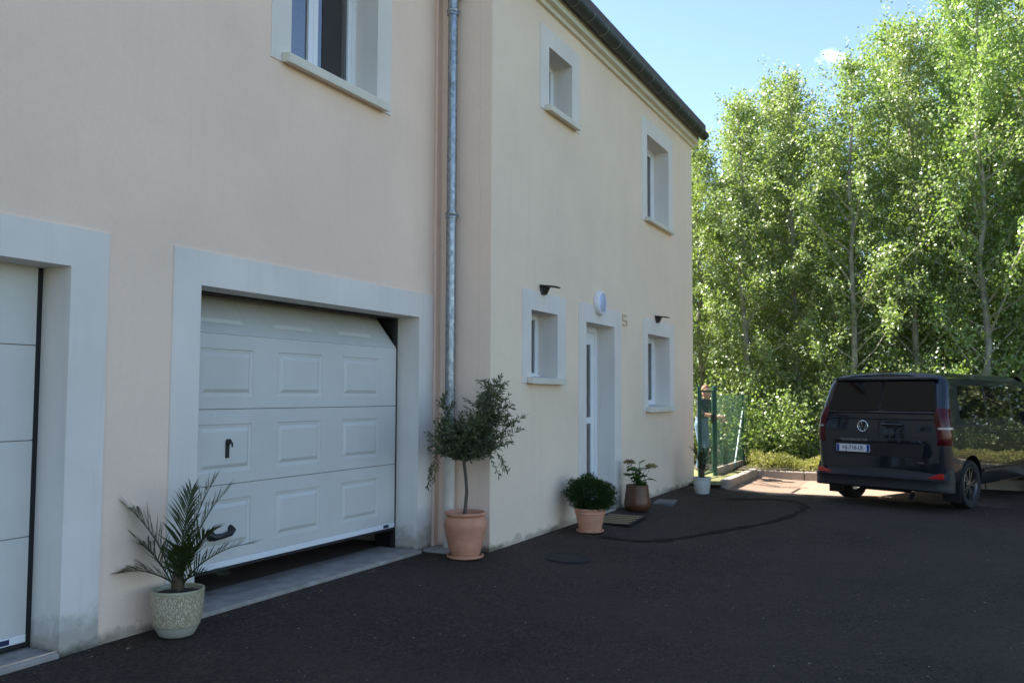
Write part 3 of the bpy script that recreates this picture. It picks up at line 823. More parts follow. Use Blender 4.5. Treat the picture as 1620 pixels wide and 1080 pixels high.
# ------------------------------------------------------------------ potted plants (local x = across the view)
RZV = -math.atan2(.895, .446)
def pot_root(name, x, y, label, cat):
    o = empty(name, (x, y, gz(x, y) + .004), RZV); tag(o, label, cat); return o
def blades(name, rach, n, lmin, lmax, wid, parent, seed, spread=1.0, matn='palm_leaf', vlift=.35):
    """a feather frond: rachis polyline with narrow pointed leaflets on both sides"""
    r_ = np.random.RandomState(seed)
    P = np.array(catmull(rach, 8))
    dseg = np.linalg.norm(np.diff(P, axis=0), axis=1); s_ = np.concatenate([[0], np.cumsum(dseg)]); s_ /= s_[-1]
    V, Fc, A = [], [], []
    for i in range(n):
        t_ = .12 + .88 * i / (n - 1)
        p = np.array([np.interp(t_, s_, P[:, k]) for k in range(3)]); q = np.array([np.interp(min(1, t_ + .04), s_, P[:, k]) for k in range(3)]) - np.array([np.interp(max(0, t_ - .04), s_, P[:, k]) for k in range(3)])
        q /= np.linalg.norm(q) + 1e-9
        side = np.cross(q, [0, 0, 1.0]); side /= np.linalg.norm(side) + 1e-9
        upv = np.cross(side, q)
        L = (lmin + (lmax - lmin) * math.sin(math.pi * min(1, .18 + .75 * t_))) * r_.uniform(.85, 1.1)
        for sg in (-1, 1):
            al = r_.uniform(.75, 1.05) * (1.0 - .55 * t_)
            d = q * math.cos(al) + (side * sg * spread * math.cos(vlift) + upv * (vlift + r_.uniform(-.2, .25))) * math.sin(al)
            d /= np.linalg.norm(d)
            e = d * .9 + np.array([0, 0, -.28]) * r_.uniform(.3, 1.2); e /= np.linalg.norm(e)
            nb_ = np.cross(d, upv); nb_ /= np.linalg.norm(nb_) + 1e-9
            o = len(V)
            m1 = p + d * L * .5; tp_ = m1 + e * L * .5
            V += [p - nb_ * wid * .3, p + nb_ * wid * .3, m1 + nb_ * wid * .5, m1 - nb_ * wid * .5, tp_]
            Fc += [(o, o + 1, o + 2), (o, o + 2, o + 3), (o + 3, o + 2, o + 4)]
            A += [r_.rand()] * 5
    ob = np_mesh(name, np.array(V), np.array(Fc), matn, parent, np.array(A))
    mr_ = MB(); rads = [max(.0012, .0065 * (1 - .85 * k / (len(P) - 1))) for k in range(len(P))]
    mr_.tube([tuple(p) for p in P], rads, 5)
    me2 = mr_.build('rachis', 'palm_rachis', ob, local=True)
    return ob
# palm in the glazed pot
p1 = pot_root('potted_palm', 4.075, 4.345, 'bushy young palm in a cream textured ceramic pot before the garage', 'potted plant')
m = MB()
m.lathe([(.001, 0), (.095, 0), (.105, .006), (.128, .05), (.136, .066), (.139, .068), (.152, .13), (.159, .20), (.160, .262), (.163, .272), (.160, .283), (.152, .285), (.146, .275), (.145, .25), (.001, .25)], n=56)
m.build('pot', 'glazed_pot', p1, local=True, smooth=40)
m = MB(); m.lathe([(.001, .268), (.05, .266), (.10, .258), (.146, .252)], n=24); m.build('soil', 'soil', p1, local=True, smooth=60)
m = MB(); m.lathe([(.03, .24), (.036, .27), (.04, .30), (.034, .36), (.026, .42), (.012, .47)], n=14); m.build('stem', 'palm_bark', p1, local=True, smooth=50)
fr = [(-.51, .05, .42, .30), (-.36, -.08, .58, .25), (.29, .03, .63, .28), (.18, .10, .68, .3), (.47, -.06, .31, .27), (-.30, -.12, .14, .2), (.29, -.10, .13, .2), (.27, -.16, .40, .25), (.02, .14, .60, .25), (.10, -.20, .30, .2)]
for i, (dx, dy, dz, _) in enumerate(fr):
    b = (dx * .06, dy * .06, .30 + .01 * (i % 4)); tip = (dx, dy, .26 + dz)
    mid1 = (dx * .30, dy * .30, .29 + dz * .40 + .015); mid2 = (dx * .66, dy * .66, .27 + dz * .74 + .03)
    L = math.sqrt(dx * dx + dy * dy + dz * dz)
    blades('frond', [b, mid1, mid2, tip], int(16 + 18 * L), .05 + .03 * L, .12 + .13 * L, .0115, p1, 40 + i, vlift=.4)

# olive tree in terracotta jar
p2 = pot_root('potted_olive_tree', 7.175, 4.045, 'small olive tree in a large terracotta jar at the downpipe', 'potted plant')
m = MB()
m.lathe([(.001, 0), (.155, 0), (.168, .006), (.172, .022), (.166, .03), (.156, .022)], n=48); m.build('saucer', 'terracotta', p2, local=True, smooth=40)
m = MB()
prof = [(.001, .012), (.128, .012), (.136, .03), (.152, .09), (.170, .16)]
for k in range(8): prof += [(.170 + .003 * k + (.0018 if k % 2 else 0), .165 + k * .014)]
prof += [(.196, .285), (.199, .31), (.192, .335), (.178, .362), (.172, .374), (.178, .384), (.189, .394), (.190, .406), (.182, .415), (.170, .412), (.160, .395), (.158, .36), (.001, .36)]
m.lathe(prof, n=56); m.build('pot', 'terracotta', p2, local=True, smooth=35)
m = MB(); m.lathe([(.001, .385), (.06, .38), (.12, .374), (.160, .37)], n=24); m.build('soil', 'soil', p2, local=True, smooth=60)
tr = [(-.012, 0, .36), (.0, .01, .45), (.012, .0, .60), (.0, .01, .74), (-.015, .0, .85), (-.015, 0, .92)]
m = MB(); m.tube(tr, [.02, .017, .0155, .015, .015, .014], 10)
r_ = np.random.RandomState(5)
V, Fc, A = [], [], []
LP, LA, LN, LL, LW, LR = [], [], [], [], [], []
shoots = []
top = np.array([-.015, 0, .90])
# main limbs then leafy shoots filling an upright, lopsided crown
tips = [(.28, .0, 1.52), (.36, .05, 1.36), (.22, -.12, 1.44), (.12, .1, 1.40), (.40, -.05, 1.18), (-.05, .05, 1.22), (-.22, .0, 1.20), (-.27, .08, 1.08), (-.24, -.12, .95), (.30, .15, 1.25), (.10, -.25, 1.20), (.05, .2, 1.15), (.25, -.22, 1.02), (-.12, -.2, 1.1), (.16, .02, 1.28), (.20, .05, 1.12), (.0, -.1, 1.02), (-.10, .06, .98), (.32, .08, 1.45), (.33, -.1, 1.02), (-.22, .02, 1.36)]
for tx, ty, tz in tips:
    t0 = np.array([tx * 1.04, ty, .9 + (tz - .9) * 1.12]); mid = top + (t0 - top) * .5 + np.array([0, 0, -.02]) + r_.normal(0, .02, 3)
    pts = catmull([top + np.array([0, 0, -.04 * r_.rand()]), mid, t0], 6)
    m.tube([tuple(p) for p in pts], [.0075 - .0062 * k / (len(pts) - 1) for k in range(len(pts))], 5)
    for k in range(30):
        u = r_.uniform(.25, 1.0); b = pts[int(u * (len(pts) - 1))]
        d = r_.normal(0, 1, 3); d[2] = abs(d[2]) * .9 + .15; d /= np.linalg.norm(d)
        shoots.append((b, d, r_.uniform(.07, .17)))
for bx_, by_, bz_, L in [(-.26, .03, 1.0, .30), (-.29, 0, .88, .28), (-.24, -.08, .9, .2), (.28, -.05, .98, .20), (.32, .0, .92, .16), (.22, -.15, .95, .22), (.42, 0, 1.22, .16), (.38, -.02, 1.1, .16)]:
    d = np.array([-.25 if bx_ < 0 else .45, 0, -1.0 if bz_ < 1.05 else .25]); d /= np.linalg.norm(d)
    b = np.array([bx_, by_, bz_]); shoots.append((b, d, L)); m.tube([tuple(top + (b - top) * .3), tuple(top + (b - top) * .7 + np.array([0, 0, .05])), tuple(b)], [.005, .003, .002], 4)
for b, d, L in shoots:
    m.tube([tuple(b), tuple(b + d * L)], [.0018, .0008], 3, cap=False)
    nl = int(L / .0085)
    for k in range(nl):
        p = b + d * L * (k + .5) / nl
        a = d * .8 + r_.normal(0, .62, 3); LP.append(p); LA.append(a); LN.append(r_.normal(0, 1, 3)); LL.append(r_.uniform(.04, .068)); LW.append(r_.uniform(.011, .017)); LR.append(r_.beta(1.2, 2.2))
m.build('trunk', 'olive_bark', p2, local=True, smooth=60)
V, Fc, A = leaf_arrays(np.array(LP), np.array(LA), np.array(LN), np.array(LL), np.array(LW), np.array(LR), .15, True)
np_mesh('foliage', V, Fc, 'olive_leaf', p2, A)

# clipped evergreen ball in a wide terracotta pot
p3 = pot_root('potted_evergreen', 9.285, 3.645, 'round dark green evergreen bush in a small terracotta pot by the door', 'potted plant')
m = MB(); m.lathe([(.001, 0), (.135, 0), (.15, .006), (.154, .022), (.146, .026), (.13, .02)], n=40); m.build('saucer', 'terracotta_pale', p3, local=True, smooth=40)
m = MB(); m.lathe([(.001, .01), (.118, .01), (.124, .03), (.142, .10), (.158, .17), (.162, .195), (.168, .2), (.171, .212), (.166, .222), (.172, .232), (.175, .25), (.172, .262), (.162, .262), (.155, .24), (.001, .24)], n=44)
m.build('pot', 'terracotta_pale', p3, local=True, smooth=35)
m = MB(); m.lathe([(.001, .25), (.156, .245)], n=24); m.build('soil', 'soil', p3, local=True)
r_ = np.random.RandomState(11); n = 20000
u = r_.normal(0, 1, (n, 3)); u /= np.linalg.norm(u, axis=1, keepdims=True)
rad = r_.uniform(.15, 1.0, n) ** .45
lump = 1 + .10 * np.sin(u[:, 0] * 7 + 1) * np.sin(u[:, 1] * 6) + .08 * np.sin(u[:, 2] * 9 + u[:, 0] * 5) + r_.normal(0, .05, n)
pos = u * (rad * lump)[:, None] * np.array([.275, .25, .20]) + np.array([0.01, 0, .385]); pos[:, 2] += .03 * (pos[:, 0] < .05)
pos[:, 2] = np.maximum(pos[:, 2], .245 + .1 * np.abs(r_.rand(n) - .5) - .3 * np.maximum(0, np.hypot(pos[:, 0], pos[:, 1]) - .2))
ax = u * .9 + r_.normal(0, .7, (n, 3)) + np.array([0, 0, .4])
V, Fc, A = leaf_arrays(pos, ax, r_.normal(0, 1, (n, 3)), r_.uniform(.018, .034, n), r_.uniform(.005, .009, n), r_.rand(n), .2, True)
np_mesh('foliage', V, Fc, 'box_leaf', p3, A)
m = MB()
for k in range(14):
    a = k * 2.4; m.tube([(.02 * math.cos(a), .02 * math.sin(a), .24), (.12 * math.cos(a), .11 * math.sin(a), .42)], [.006, .002], 4)
m.build('stems', 'olive_bark', p3, local=True)

# hydrangea in a rust-brown tapered pot
p4 = pot_root('potted_hydrangea', 11.17, 3.725, 'leafy hydrangea with two fading flower heads in a brown metal pot', 'potted plant')
m = MB(); m.lathe([(.001, 0), (.12, 0), (.135, .008), (.165, .05), (.172, .075), (.168, .12), (.155, .23), (.146, .315), (.146, .335), (.138, .338), (.136, .31), (.001, .31)], n=48)
m.build('pot', 'rust_pot', p4, local=True, smooth=35)
m = MB(); m.lathe([(.001, .318), (.137, .312)], n=24); m.build('soil', 'soil', p4, local=True)
r_ = np.random.RandomState(3)
lf = bpy.data.meshes.new('leaf')
LVv = [(0, 0, 0), (.25, .22, .03), (.6, .30, .02), (.88, .14, -.03), (1, 0, -.08), (.88, -.14, -.03), (.6, -.30, .02), (.25, -.22, .03), (.3, 0, -.04), (.65, 0, -.06)]
lf.from_pydata(LVv, [], [(0, 1, 8), (1, 2, 9, 8), (2, 3, 9), (3, 4, 9), (0, 8, 7), (7, 8, 9, 6), (6, 9, 5), (5, 9, 4)])
a_ = lf.attributes.new('rnd', 'FLOAT', 'POINT'); a_.data.foreach_set('value', [.5] * 10); lf.materials.append(M['hydrangea_leaf'])
lf2 = lf.copy(); lf2.attributes['rnd'].data.foreach_set('value', [.95] * 10)
lf3 = lf.copy(); lf3.attributes['rnd'].data.foreach_set('value', [.1] * 10)
m = MB(); stems = [(-.08, .02, .62), (.03, -.03, .64), (.12, .0, .56), (-.02, .08, .55), (.16, -.05, .44), (-.12, -.06, .47), (.06, .1, .5)]
for i, (sx, sy, sz_) in enumerate(stems):
    m.tube([(sx * .2, sy * .2, .30), (sx * .6, sy * .6, .30 + (sz_ - .3) * .6), (sx, sy, sz_)], [.005, .004, .003], 5)
m.build('stems', 'olive_bark', p4, local=True)
for i in range(46):
    sx, sy, sz_ = stems[i % 7]; u = r_.uniform(.35, 1.0)
    p = Vector((sx * u, sy * u, .30 + (sz_ - .3) * u))
    az = r_.uniform(0, 2 * math.pi); pitch = r_.uniform(-.5, .55)
    ob = bpy.data.objects.new('leaf', (lf, lf2, lf3)[i % 3]); C.objects.link(ob); ob.parent = p4; ob.location = p
    ob.rotation_euler = (r_.uniform(-.5, .5), pitch, az); s_ = r_.uniform(.095, .165); ob.scale = (s_, s_, s_)
for (fx, fy, fz, fr_) in ((-.10, .0, .635, .065), (.185, -.02, .585, .07)):
    n = 170; u = r_.normal(0, 1, (n, 3)); u /= np.linalg.norm(u, axis=1, keepdims=True); u[:, 2] = np.abs(u[:, 2]) * .9 - .2
    pos = u * fr_ * np.array([1, 1, .6]) + np.array([fx, fy, fz - .01])
    V, Fc, A = leaf_arrays(pos, r_.normal(0, 1, (n, 3)), u, np.full(n, .022), np.full(n, .02), r_.rand(n), .05)
    np_mesh('flower_head', V, Fc, 'petal', p4, A)
    m = MB(); m.tube([(fx * .2, fy, .32), (fx, fy, fz)], [.004, .003], 5); m.build('flower_stalk', 'olive_bark', p4, local=True)

# small palm in a pale pot at the far corner
p5 = pot_root('potted_palm', 13.74, 3.53, 'sparse palm in a pale grey pot at the far house corner', 'potted plant')
m = MB(); m.lathe([(.001, 0), (.105, 0), (.112, .008), (.135, .20), (.138, .232), (.144, .238), (.144, .252), (.134, .252), (.130, .235), (.001, .232)], n=36); m.build('pot', 'pale_pot', p5, local=True, smooth=40)
m = MB(); m.lathe([(.001, .242), (.13, .236)], n=20); m.build('soil', 'soil', p5, local=True)
m = MB(); m.lathe([(.03, .22), (.045, .26), (.04, .32), (.025, .40), (.01, .46)], n=12); m.build('stem', 'palm_bark', p5, local=True, smooth=50)
for i, (dx, dy, dz) in enumerate([(-.21, .0, .46), (-.15, -.06, .40), (.36, .02, .55), (.38, -.05, .20), (.05, .1, .42), (-.02, -.1, .36), (.16, .08, .44)]):
    L = math.sqrt(dx * dx + dy * dy + dz * dz)
    blades('frond', [(dx * .05, dy * .05, .30), (dx * .3, dy * .3, .30 + dz * .5), (dx * .66, dy * .66, .28 + dz * .86), (dx, dy, .26 + dz)], int(12 + 14 * L), .03, .14, .012, p5, 90 + i, vlift=.45)

# ------------------------------------------------------------------ gate and wire fence
FY = 3.9
gate = empty('garden_gate', (15.6, FY, .04)); tag(gate, 'green metal garden gate with wire mesh beside the house corner', 'gate')
m = MB(); z0, z1 = .12, 1.56; ga, gb = 15.12, 15.98
m.tube([(ga, FY, z0), (ga, FY, z1)], .02, 8); m.tube([(gb, FY, z0), (gb, FY, z1)], .02, 8); m.tube([(ga, FY, z1), (gb, FY, z1)], .02, 8); m.tube([(ga, FY, z0), (gb, FY, z0)], .02, 8)
m.build('frame', 'fence_green', gate)
m = MB(); m.box(gb - .03, gb + .04, FY - .035, FY + .035, 1.0, 1.14); m.tube([(gb, FY - .03, 1.1), (gb, FY - .07, 1.1), (gb - .11, FY - .07, 1.1)], .009, 8)
m.build('latch', 'black_metal', gate)
m = MB(); k = ga + .05
while k < gb - .02: m.tube([(k, FY, z0), (k, FY, z1)], .0022, 4, cap=False); k += .05
k = z0 + .05
while k < z1 - .02: m.tube([(ga, FY + .004, k), (gb, FY + .004, k)], .0022, 4, cap=False); k += .05
tag(m.build('wire_mesh', 'wire_green', gate), kind='stuff')
m = MB(); m.tube([(15.03, FY, -.1), (15.03, FY, 1.62)], .03, 12); m.lathe([(.032, 1.62), (.03, 1.635), (.001, 1.645)], (15.03, FY, 0), 12)
m.build('hinge_post', 'fence_green', gate)
fence = empty('wire_fence', (18.5, FY, .04)); tag(fence, 'green chain-link fence on posts running back from the gate', 'fence')
m = MB(); m.tube([(16.12, FY, -.1), (16.12, FY, 1.63)], .042, 14); m.lathe([(.044, 1.63), (.04, 1.65), (.001, 1.66)], (16.12, FY, 0), 14); m.build('gate_post', 'fence_green', fence)
for px_, h_, rr in ((18.52, 1.53, .025), (20.6, 1.5, .025), (22.8, 1.5, .025)):
    m = MB(); m.tube([(px_, FY, -.1), (px_, FY, h_)], rr, 10); m.lathe([(rr + .002, h_), (rr, h_ + .015), (.001, h_ + .02)], (px_, FY, 0), 10); m.build('post', 'fence_green', fence)
m = MB(); m.tube([(18.5, FY - .02, 1.25), (17.62, FY - .02, .05)], .018, 8); m.build('strut', 'strut_pale', fence)
m = MB(); m.tube([(16.15, FY + .02, 1.15), (17.0, FY + .02, .05)], .018, 8); m.build('strut', 'fence_green', fence)
m = MB(); a0, a1, b0, b1 = 16.16, 22.8, .18, 1.5; st_ = .055; k = a0 - (b1 - b0)
while k < a1:
    for sg in (1, -1):
        # line x = k + (z-b0) (or mirrored) clipped to the panel
        q0, q1 = (k, b0), (k + (b1 - b0), b1)
        xa, za, xb, zb = q0[0], q0[1], q1[0], q1[1]
        if xa < a0: za += a0 - xa; xa = a0
        if xb > a1: zb -= xb - a1; xb = a1
        if xb > xa:
            if sg == -1: xa, xb = a0 + a1 - xa, a0 + a1 - xb
            m.tube([(xa, FY + .003 * sg, za), (xb, FY + .003 * sg, zb)], .0024, 3, cap=False)
    k += st_
tag(m.build('chain_link', 'wire_green', fence), kind='stuff')
m = MB()
for zz in (.2, .8, 1.49): m.tube([(16.12, FY - .01, zz), (22.8, FY - .01, zz)], .0022, 4)
m.build('tension_wires', 'wire_green', fence)
m = MB(); m.box(16.2, 18.48, FY - .02, FY + .02, -.05, .17); m.build('gravel_board', 'kerb_concrete', fence, bevel=.01)

# ------------------------------------------------------------------ van
VS = 1.0
van = empty('parked_van', (14.675, .685, -.105), R(-22)); van.scale = (VS, VS, VS)
tag(van, 'dark blue-black panel van parked with its rear doors to the camera', 'van')
W = .985; XR = -.80; TOPZ = 1.955
def lean(z): return 0.0 if z < 1.28 else .26 * (z - 1.28) / .67
PRO = [(.0, .30), (.86, .30), (.93, .335), (.965, .42), (.985, .60), (1.0, .80), (1.0, 1.02), (.992, 1.16), (.945, 1.46), (.898, 1.76), (.862, 1.845), (.77, 1.905), (.55, 1.938), (.28, 1.95), (0, TOPZ)]
def side_w(z):
    zs_ = [p[1] for p in PRO[3:10]]; fs_ = [p[0] for p in PRO[3:10]]
    return W * float(np.interp(z, zs_, fs_))
stations = []
for dx, sh in ((0, .13), (.012, .07), (.045, .03), (.10, .008), (.17, 0)):
    stations.append([(XR + lean(z) + dx, max(0, W * f - sh * (1 if f > .5 else f * 2)), z - (sh * .55 if z > 1.7 else 0) + (sh * .3 if z < .35 else 0)) for f, z in PRO])
for x in (.2, .9, 1.6, 2.15): stations.append([(max(x, XR + lean(z) + .2), W * f, z) for f, z in PRO])
for x, tz, ws in ((2.35, 1.94, 1), (2.62, 1.83, 1), (2.95, 1.56, .995), (3.25, 1.30, .985), (3.45, 1.19, .975), (3.75, 1.12, .95), (3.95, 1.02, .91), (4.04, .86, .86)):
    row = []
    for f, z in PRO:
        zz = 1.0 + (z - 1.0) * (tz - 1.0) / (TOPZ - 1.0) if (z > 1.0 and tz > 1.0) else (z if tz > 1.0 else .30 + (z - .30) * (tz - .3) / (TOPZ - .3) if z > .6 else z)
        ff = f
        if z > 1.0 and z <= 1.846 and tz > 1.0: ff = float(np.interp(zz, [p[1] for p in PRO[6:11]], [p[0] for p in PRO[6:11]]))
        row.append((x, W * ff * ws, zz))
    stations.append(row)
m = MB(); n = len(PRO)
for row in stations:
    for (x, y, z) in row: m.v.append((x, -y, z))
    for (x, y, z) in row[1:-1][::-1]: m.v.append((x, y, z))
k = 2 * n - 2
for i in range(len(stations) - 1):
    for j in range(k):
        m.f.append((i * k + j, i * k + (j + 1) % k, (i + 1) * k + (j + 1) % k, (i + 1) * k + j)); m.mi.append(0)
for base in (0, (len(stations) - 1) * k):
    # strips between the mirrored halves
    L_ = [base + j for j in range(n)]; R_ = [base] + [base + k - j for j in range(1, n - 1)] + [base + n - 1]
    for j in range(n - 1):
        q = [L_[j], L_[j + 1], R_[j + 1], R_[j]]; q = list(dict.fromkeys(q)); m.f.append(tuple(q)); m.mi.append(0)
bm_ = MB()
for xw in (0, 3.1):
    for sg in (-1, 1): bm_.tube([(xw, sg * .66, .355), (xw, sg * 1.2, .355)], .405, 36)
cutter = bm_.build('cutter', 'van_plastic')
body = m.build('body', ['van_paint', 'van_plastic'], van, local=True)
bo = body.modifiers.new('b', 'BOOLEAN'); bo.object = cutter; bo.operation = 'DIFFERENCE'; bo.solver = 'EXACT'
# evaluate in the van's own frame
body.parent = None
dg = bpy.context.evaluated_depsgraph_get()
me = bpy.data.meshes.new_from_object(body.evaluated_get(dg)); me.name = 'body'
body.modifiers.clear(); body.data = me; body.parent = van
bpy.data.objects.remove(cutter)
me.materials.clear(); me.materials.append(M['van_paint']); me.materials.append(M['van_plastic'])
mi = []
for p in me.polygons:
    c_ = p.center; inwell = abs(c_.y) < .97 and abs(c_.y) > .6 and any(abs(math.hypot(c_.x - xw, c_.z - .355) - .405) < .02 for xw in (0, 3.1)) or (abs(abs(c_.y) - .66) < .01 and p.normal.y ** 2 > .9)
    mi.append(1 if inwell or c_.z < .305 else 0)
me.polygons.foreach_set('material_index', mi)
me.polygons.foreach_set('use_smooth', [True] * len(me.polygons)); me.set_sharp_from_angle(angle=R(32))
def rear_panel(name, pts, mats, off=.004, th=.012, parent=None, bevel=.004):
    m = MB(); n_ = len(pts)
    A_ = [(XR + lean(z) - off, y, z) for y, z in pts]; B_ = [(x + th, y, z) for x, y, z in A_]
    m.add(A_ + B_, [tuple(range(n_)), tuple(range(n_, 2 * n_))[::-1]] + [(i, (i + 1) % n_, n_ + (i + 1) % n_, n_ + i) for i in range(n_)])
    return m.build(name, mats, parent or van, local=True, bevel=bevel)
def side_panel(name, pts, mats, off=.004, th=.012, side=-1, bevel=.004):
    m = MB(); n_ = len(pts)
    A_ = [(x, side * (side_w(z) + off), z) for x, z in pts]; B_ = [(x, y - side * th, z) for x, y, z in A_]
    m.add(A_ + B_, [tuple(range(n_)), tuple(range(n_, 2 * n_))[::-1]] + [(i, (i + 1) % n_, n_ + (i + 1) % n_, n_ + i) for i in range(n_)])
    return m.build(name, mats, van, local=True, bevel=bevel)
def rpoly(x0, x1, z0, z1, r, tl=0, tr=0, n_=4):
    """rounded rectangle, top corners pulled in by tl / tr"""
    out = []
    for (cx_, cz_, a0, sh) in ((x0 + r, z0 + r, 180, 0), (x1 - r, z0 + r, 270, 0), (x1 - r - tr, z1 - r, 0, 0), (x0 + r + tl, z1 - r, 90, 0)):
        for k_ in range(n_ + 1):
            a = R(a0 + 90 * k_ / n_); out.append((cx_ + r * math.cos(a), cz_ + r * math.sin(a)))
    return out
rear_panel('rear_window', rpoly(.012, .80, 1.385, 1.815, .05, 0, .055), 'van_glass')
rear_panel('rear_window', rpoly(-.80, -.012, 1.385, 1.815, .05, .055, 0), 'van_glass')
# raised frame line under the panes, door split, dark crease and plate recess
m = MB()
for (z0, z1) in ((.52, 1.28), (1.28, 1.86)):
    m.add([(XR + lean(z0) - .002, -.004, z0), (XR + lean(z0) - .002, .004, z0), (XR + lean(z1) - .002, .004, z1), (XR + lean(z1) - .002, -.004, z1)], [(0, 1, 2, 3)])
m.build('door_split', 'van_plastic', van, local=True)
rear_panel('window_ledge', [(-.82, 1.352), (.82, 1.352), (.80, 1.372), (-.80, 1.372)], 'van_paint', off=.014, th=.03, bevel=.006)
rear_panel('crease', [(-.84, 1.262), (.84, 1.262), (.84, 1.274), (-.84, 1.274)], 'van_plastic', off=.003)
rear_panel('rear_spoiler', [(-.78, 1.83), (.78, 1.83), (.74, 1.872), (-.74, 1.872)], 'van_paint', off=.05, th=.2, bevel=.012)
rear_panel('plate_recess', [(-.62, .73), (.66, .73), (.70, .90), (.68, .93), (-.66, .93)], 'van_plastic', off=.003)
rear_panel('trim_bar', [(-.62, .931), (.70, .931), (.69, .985), (-.60, .985)], 'van_paint', off=.03, th=.05, bevel=.01)
# licence plate
pl = rear_panel('number_plate', rpoly(.13, .65, .775, .885, .008), 'plate_white', off=.012, th=.008, bevel=.001)
pl2 = []
for (a, b) in ((.602, .645), (.135, .178)):
    rear_panel('blue_band', rpoly(a, b, .78, .88, .006), 'plate_blue', off=.0135, th=.002, parent=pl, bevel=0)
def stick_text(txt, size, y, z, off, matn, parent, depth=.0012, bold=0, sx=1.0):
    me = text_mesh(txt, size, depth, bold)
    # text x -> -y (read from behind), text y -> z, text normal -> -x
    for v_ in me.vertices:
        a, b, c_ = v_.co; v_.co = (XR + lean(z) - off - c_, y - a * sx, z + b)
    me.materials.clear(); me.materials.append(M[matn])
    ob = bpy.data.objects.new('lettering', me); C.objects.link(ob); ob.parent = parent; return ob
stick_text('HJ-718-LR', .092, .39, .831, .0145, 'plate_black', pl, .0008, 0, .84)
stick_text('TRANSPORTER', .050, .36, .952, .034, 'badge_silver', van, .0015, .0004, 1.25)
stick_text('TDI', .034, -.60, .66, .003, 'badge_silver', van, .0015, 0, 1.6)
# round emblem: ring with V over W
em = empty('emblem'); em.parent = van
def emb_tube(pts, r_e, mm):
    mm.tube([(XR - .006, .235 - a, 1.155 + b) for a, b in pts], r_e, 6)
m = MB(); m.lathe([(.070, .004), (.070, -.010), (.074, -.014), (.079, -.014), (.083, -.010), (.083, .004)], (XR, .235, 1.155), 40, axis='x')
m.build('ring', 'chrome', em, local=True, smooth=40)
m = MB(); emb_tube([(-.027, .066), (0, .006), (.027, .066)], .0065, m); emb_tube([(-.058, .040), (-.028, -.060), (0, -.004), (.028, -.060), (.058, .040)], .0065, m)
m.build('monogram', 'chrome', em, local=True)
m = MB(); m.lathe([(.001, -.003), (.070, -.003)], (XR, .235, 1.155), 32, axis='x'); m.build('disc', 'van_plastic', em, local=True)
# door handle with recess
rear_panel('handle_recess', rpoly(-.30, -.10, 1.13, 1.245, .03), 'van_plastic', off=.003)
m = MB(); m.tube([(XR - .002, -.05, 1.185), (XR - .03, -.08, 1.185), (XR - .03, -.32, 1.185), (XR - .002, -.35, 1.185)], .016, 8); m.build('door_handle', 'van_paint', van, local=True, smooth=50)
# tail lights wrapped round the rear corners
def corner_patch(name, z0, z1, mats, off=.010, side=-1, path=None, nz_=10):
    path = path or ((0, .165), (0, .13), (.012, .07), (.045, .03), (.10, .008), (.17, 0))
    m = MB(); P_ = []
    for iz in range(nz_ + 1):
        z = z0 + (z1 - z0) * iz / nz_
        ed = min(iz, nz_ - iz) / nz_
        for ip, (dx, sh) in enumerate(path):
            nx_ = [-1, -1, -.8, -.5, -.15, 0][ip]; ny_ = [0, .15, .55, .85, 1, 1][ip]
            o_ = off if 0 < iz < nz_ and 0 < ip < len(path) - 1 else -.004
            P_.append((XR + lean(z) + dx + nx_ * o_, side * (side_w(z) - sh + ny_ * o_), z))
    q_ = len(path)
    m.add(P_, [(i * q_ + j, i * q_ + j + 1, (i + 1) * q_ + j + 1, (i + 1) * q_ + j) for i in range(nz_) for j in range(q_ - 1)])
    return m.build(name, mats, van, local=True, smooth=50)
for sg in (-1, 1):
    tl = corner_patch('tail_light', .90, 1.43, 'red_lens', side=sg)
    for (z0, z1) in ((1.135, 1.165),):
        m = MB(); P_ = []
        for z in (z0, z1):
            for (dx, sh, nx_, ny_) in ((0, .13, -1, .15), (.012, .07, -.8, .55), (.045, .03, -.5, .85), (.10, .008, -.15, 1), (.16, 0, 0, 1)):
                P_.append((XR + lean(z) + dx + nx_ * .0125, sg * (side_w(z) - sh + ny_ * .0125), z))
        m.add(P_, [(j, j + 1, 5 + j + 1, 5 + j) for j in range(4)]); m.build('reversing_lamp', 'clear_lens', tl, local=True, smooth=60)
    # reflectors in the bumper
    rear_panel('reflector', [(sg * .70, .455), (sg * .93, .455), (sg * .93, .53), (sg * .86, .53)], 'red_reflector', off=.052, th=.02, bevel=.004)
# bumper
m = MB(); path = [(.165, -.999), (.02, -.995), (-.05, -.93), (-.075, -.80), (-.085, -.4), (-.088, 0), (-.085, .4), (-.075, .80), (-.05, .93), (.02, .995), (.165, .999)]
prof = [(.0, .27), (-.015, .295), (-.005, .33), (.0, .40), (-.012, .435), (.03, .455), (.075, .52), (.10, .60)]
P_ = []
for (dx, yy) in path:
    nx_ = 1.0; k_ = abs(yy)
    for (o_, z) in prof: P_.append((XR + dx + o_ * (1 if k_ < .96 else .35) + 0, yy * (1 - (max(0, o_) * .25 if k_ > .9 else 0)), z))
q_ = len(prof)
m.add(P_, [(i * q_ + j, i * q_ + j + 1, (i + 1) * q_ + j + 1, (i + 1) * q_ + j) for i in range(len(path) - 1) for j in range(q_ - 1)])
m.build('bumper', 'van_plastic', van, local=True, smooth=45)
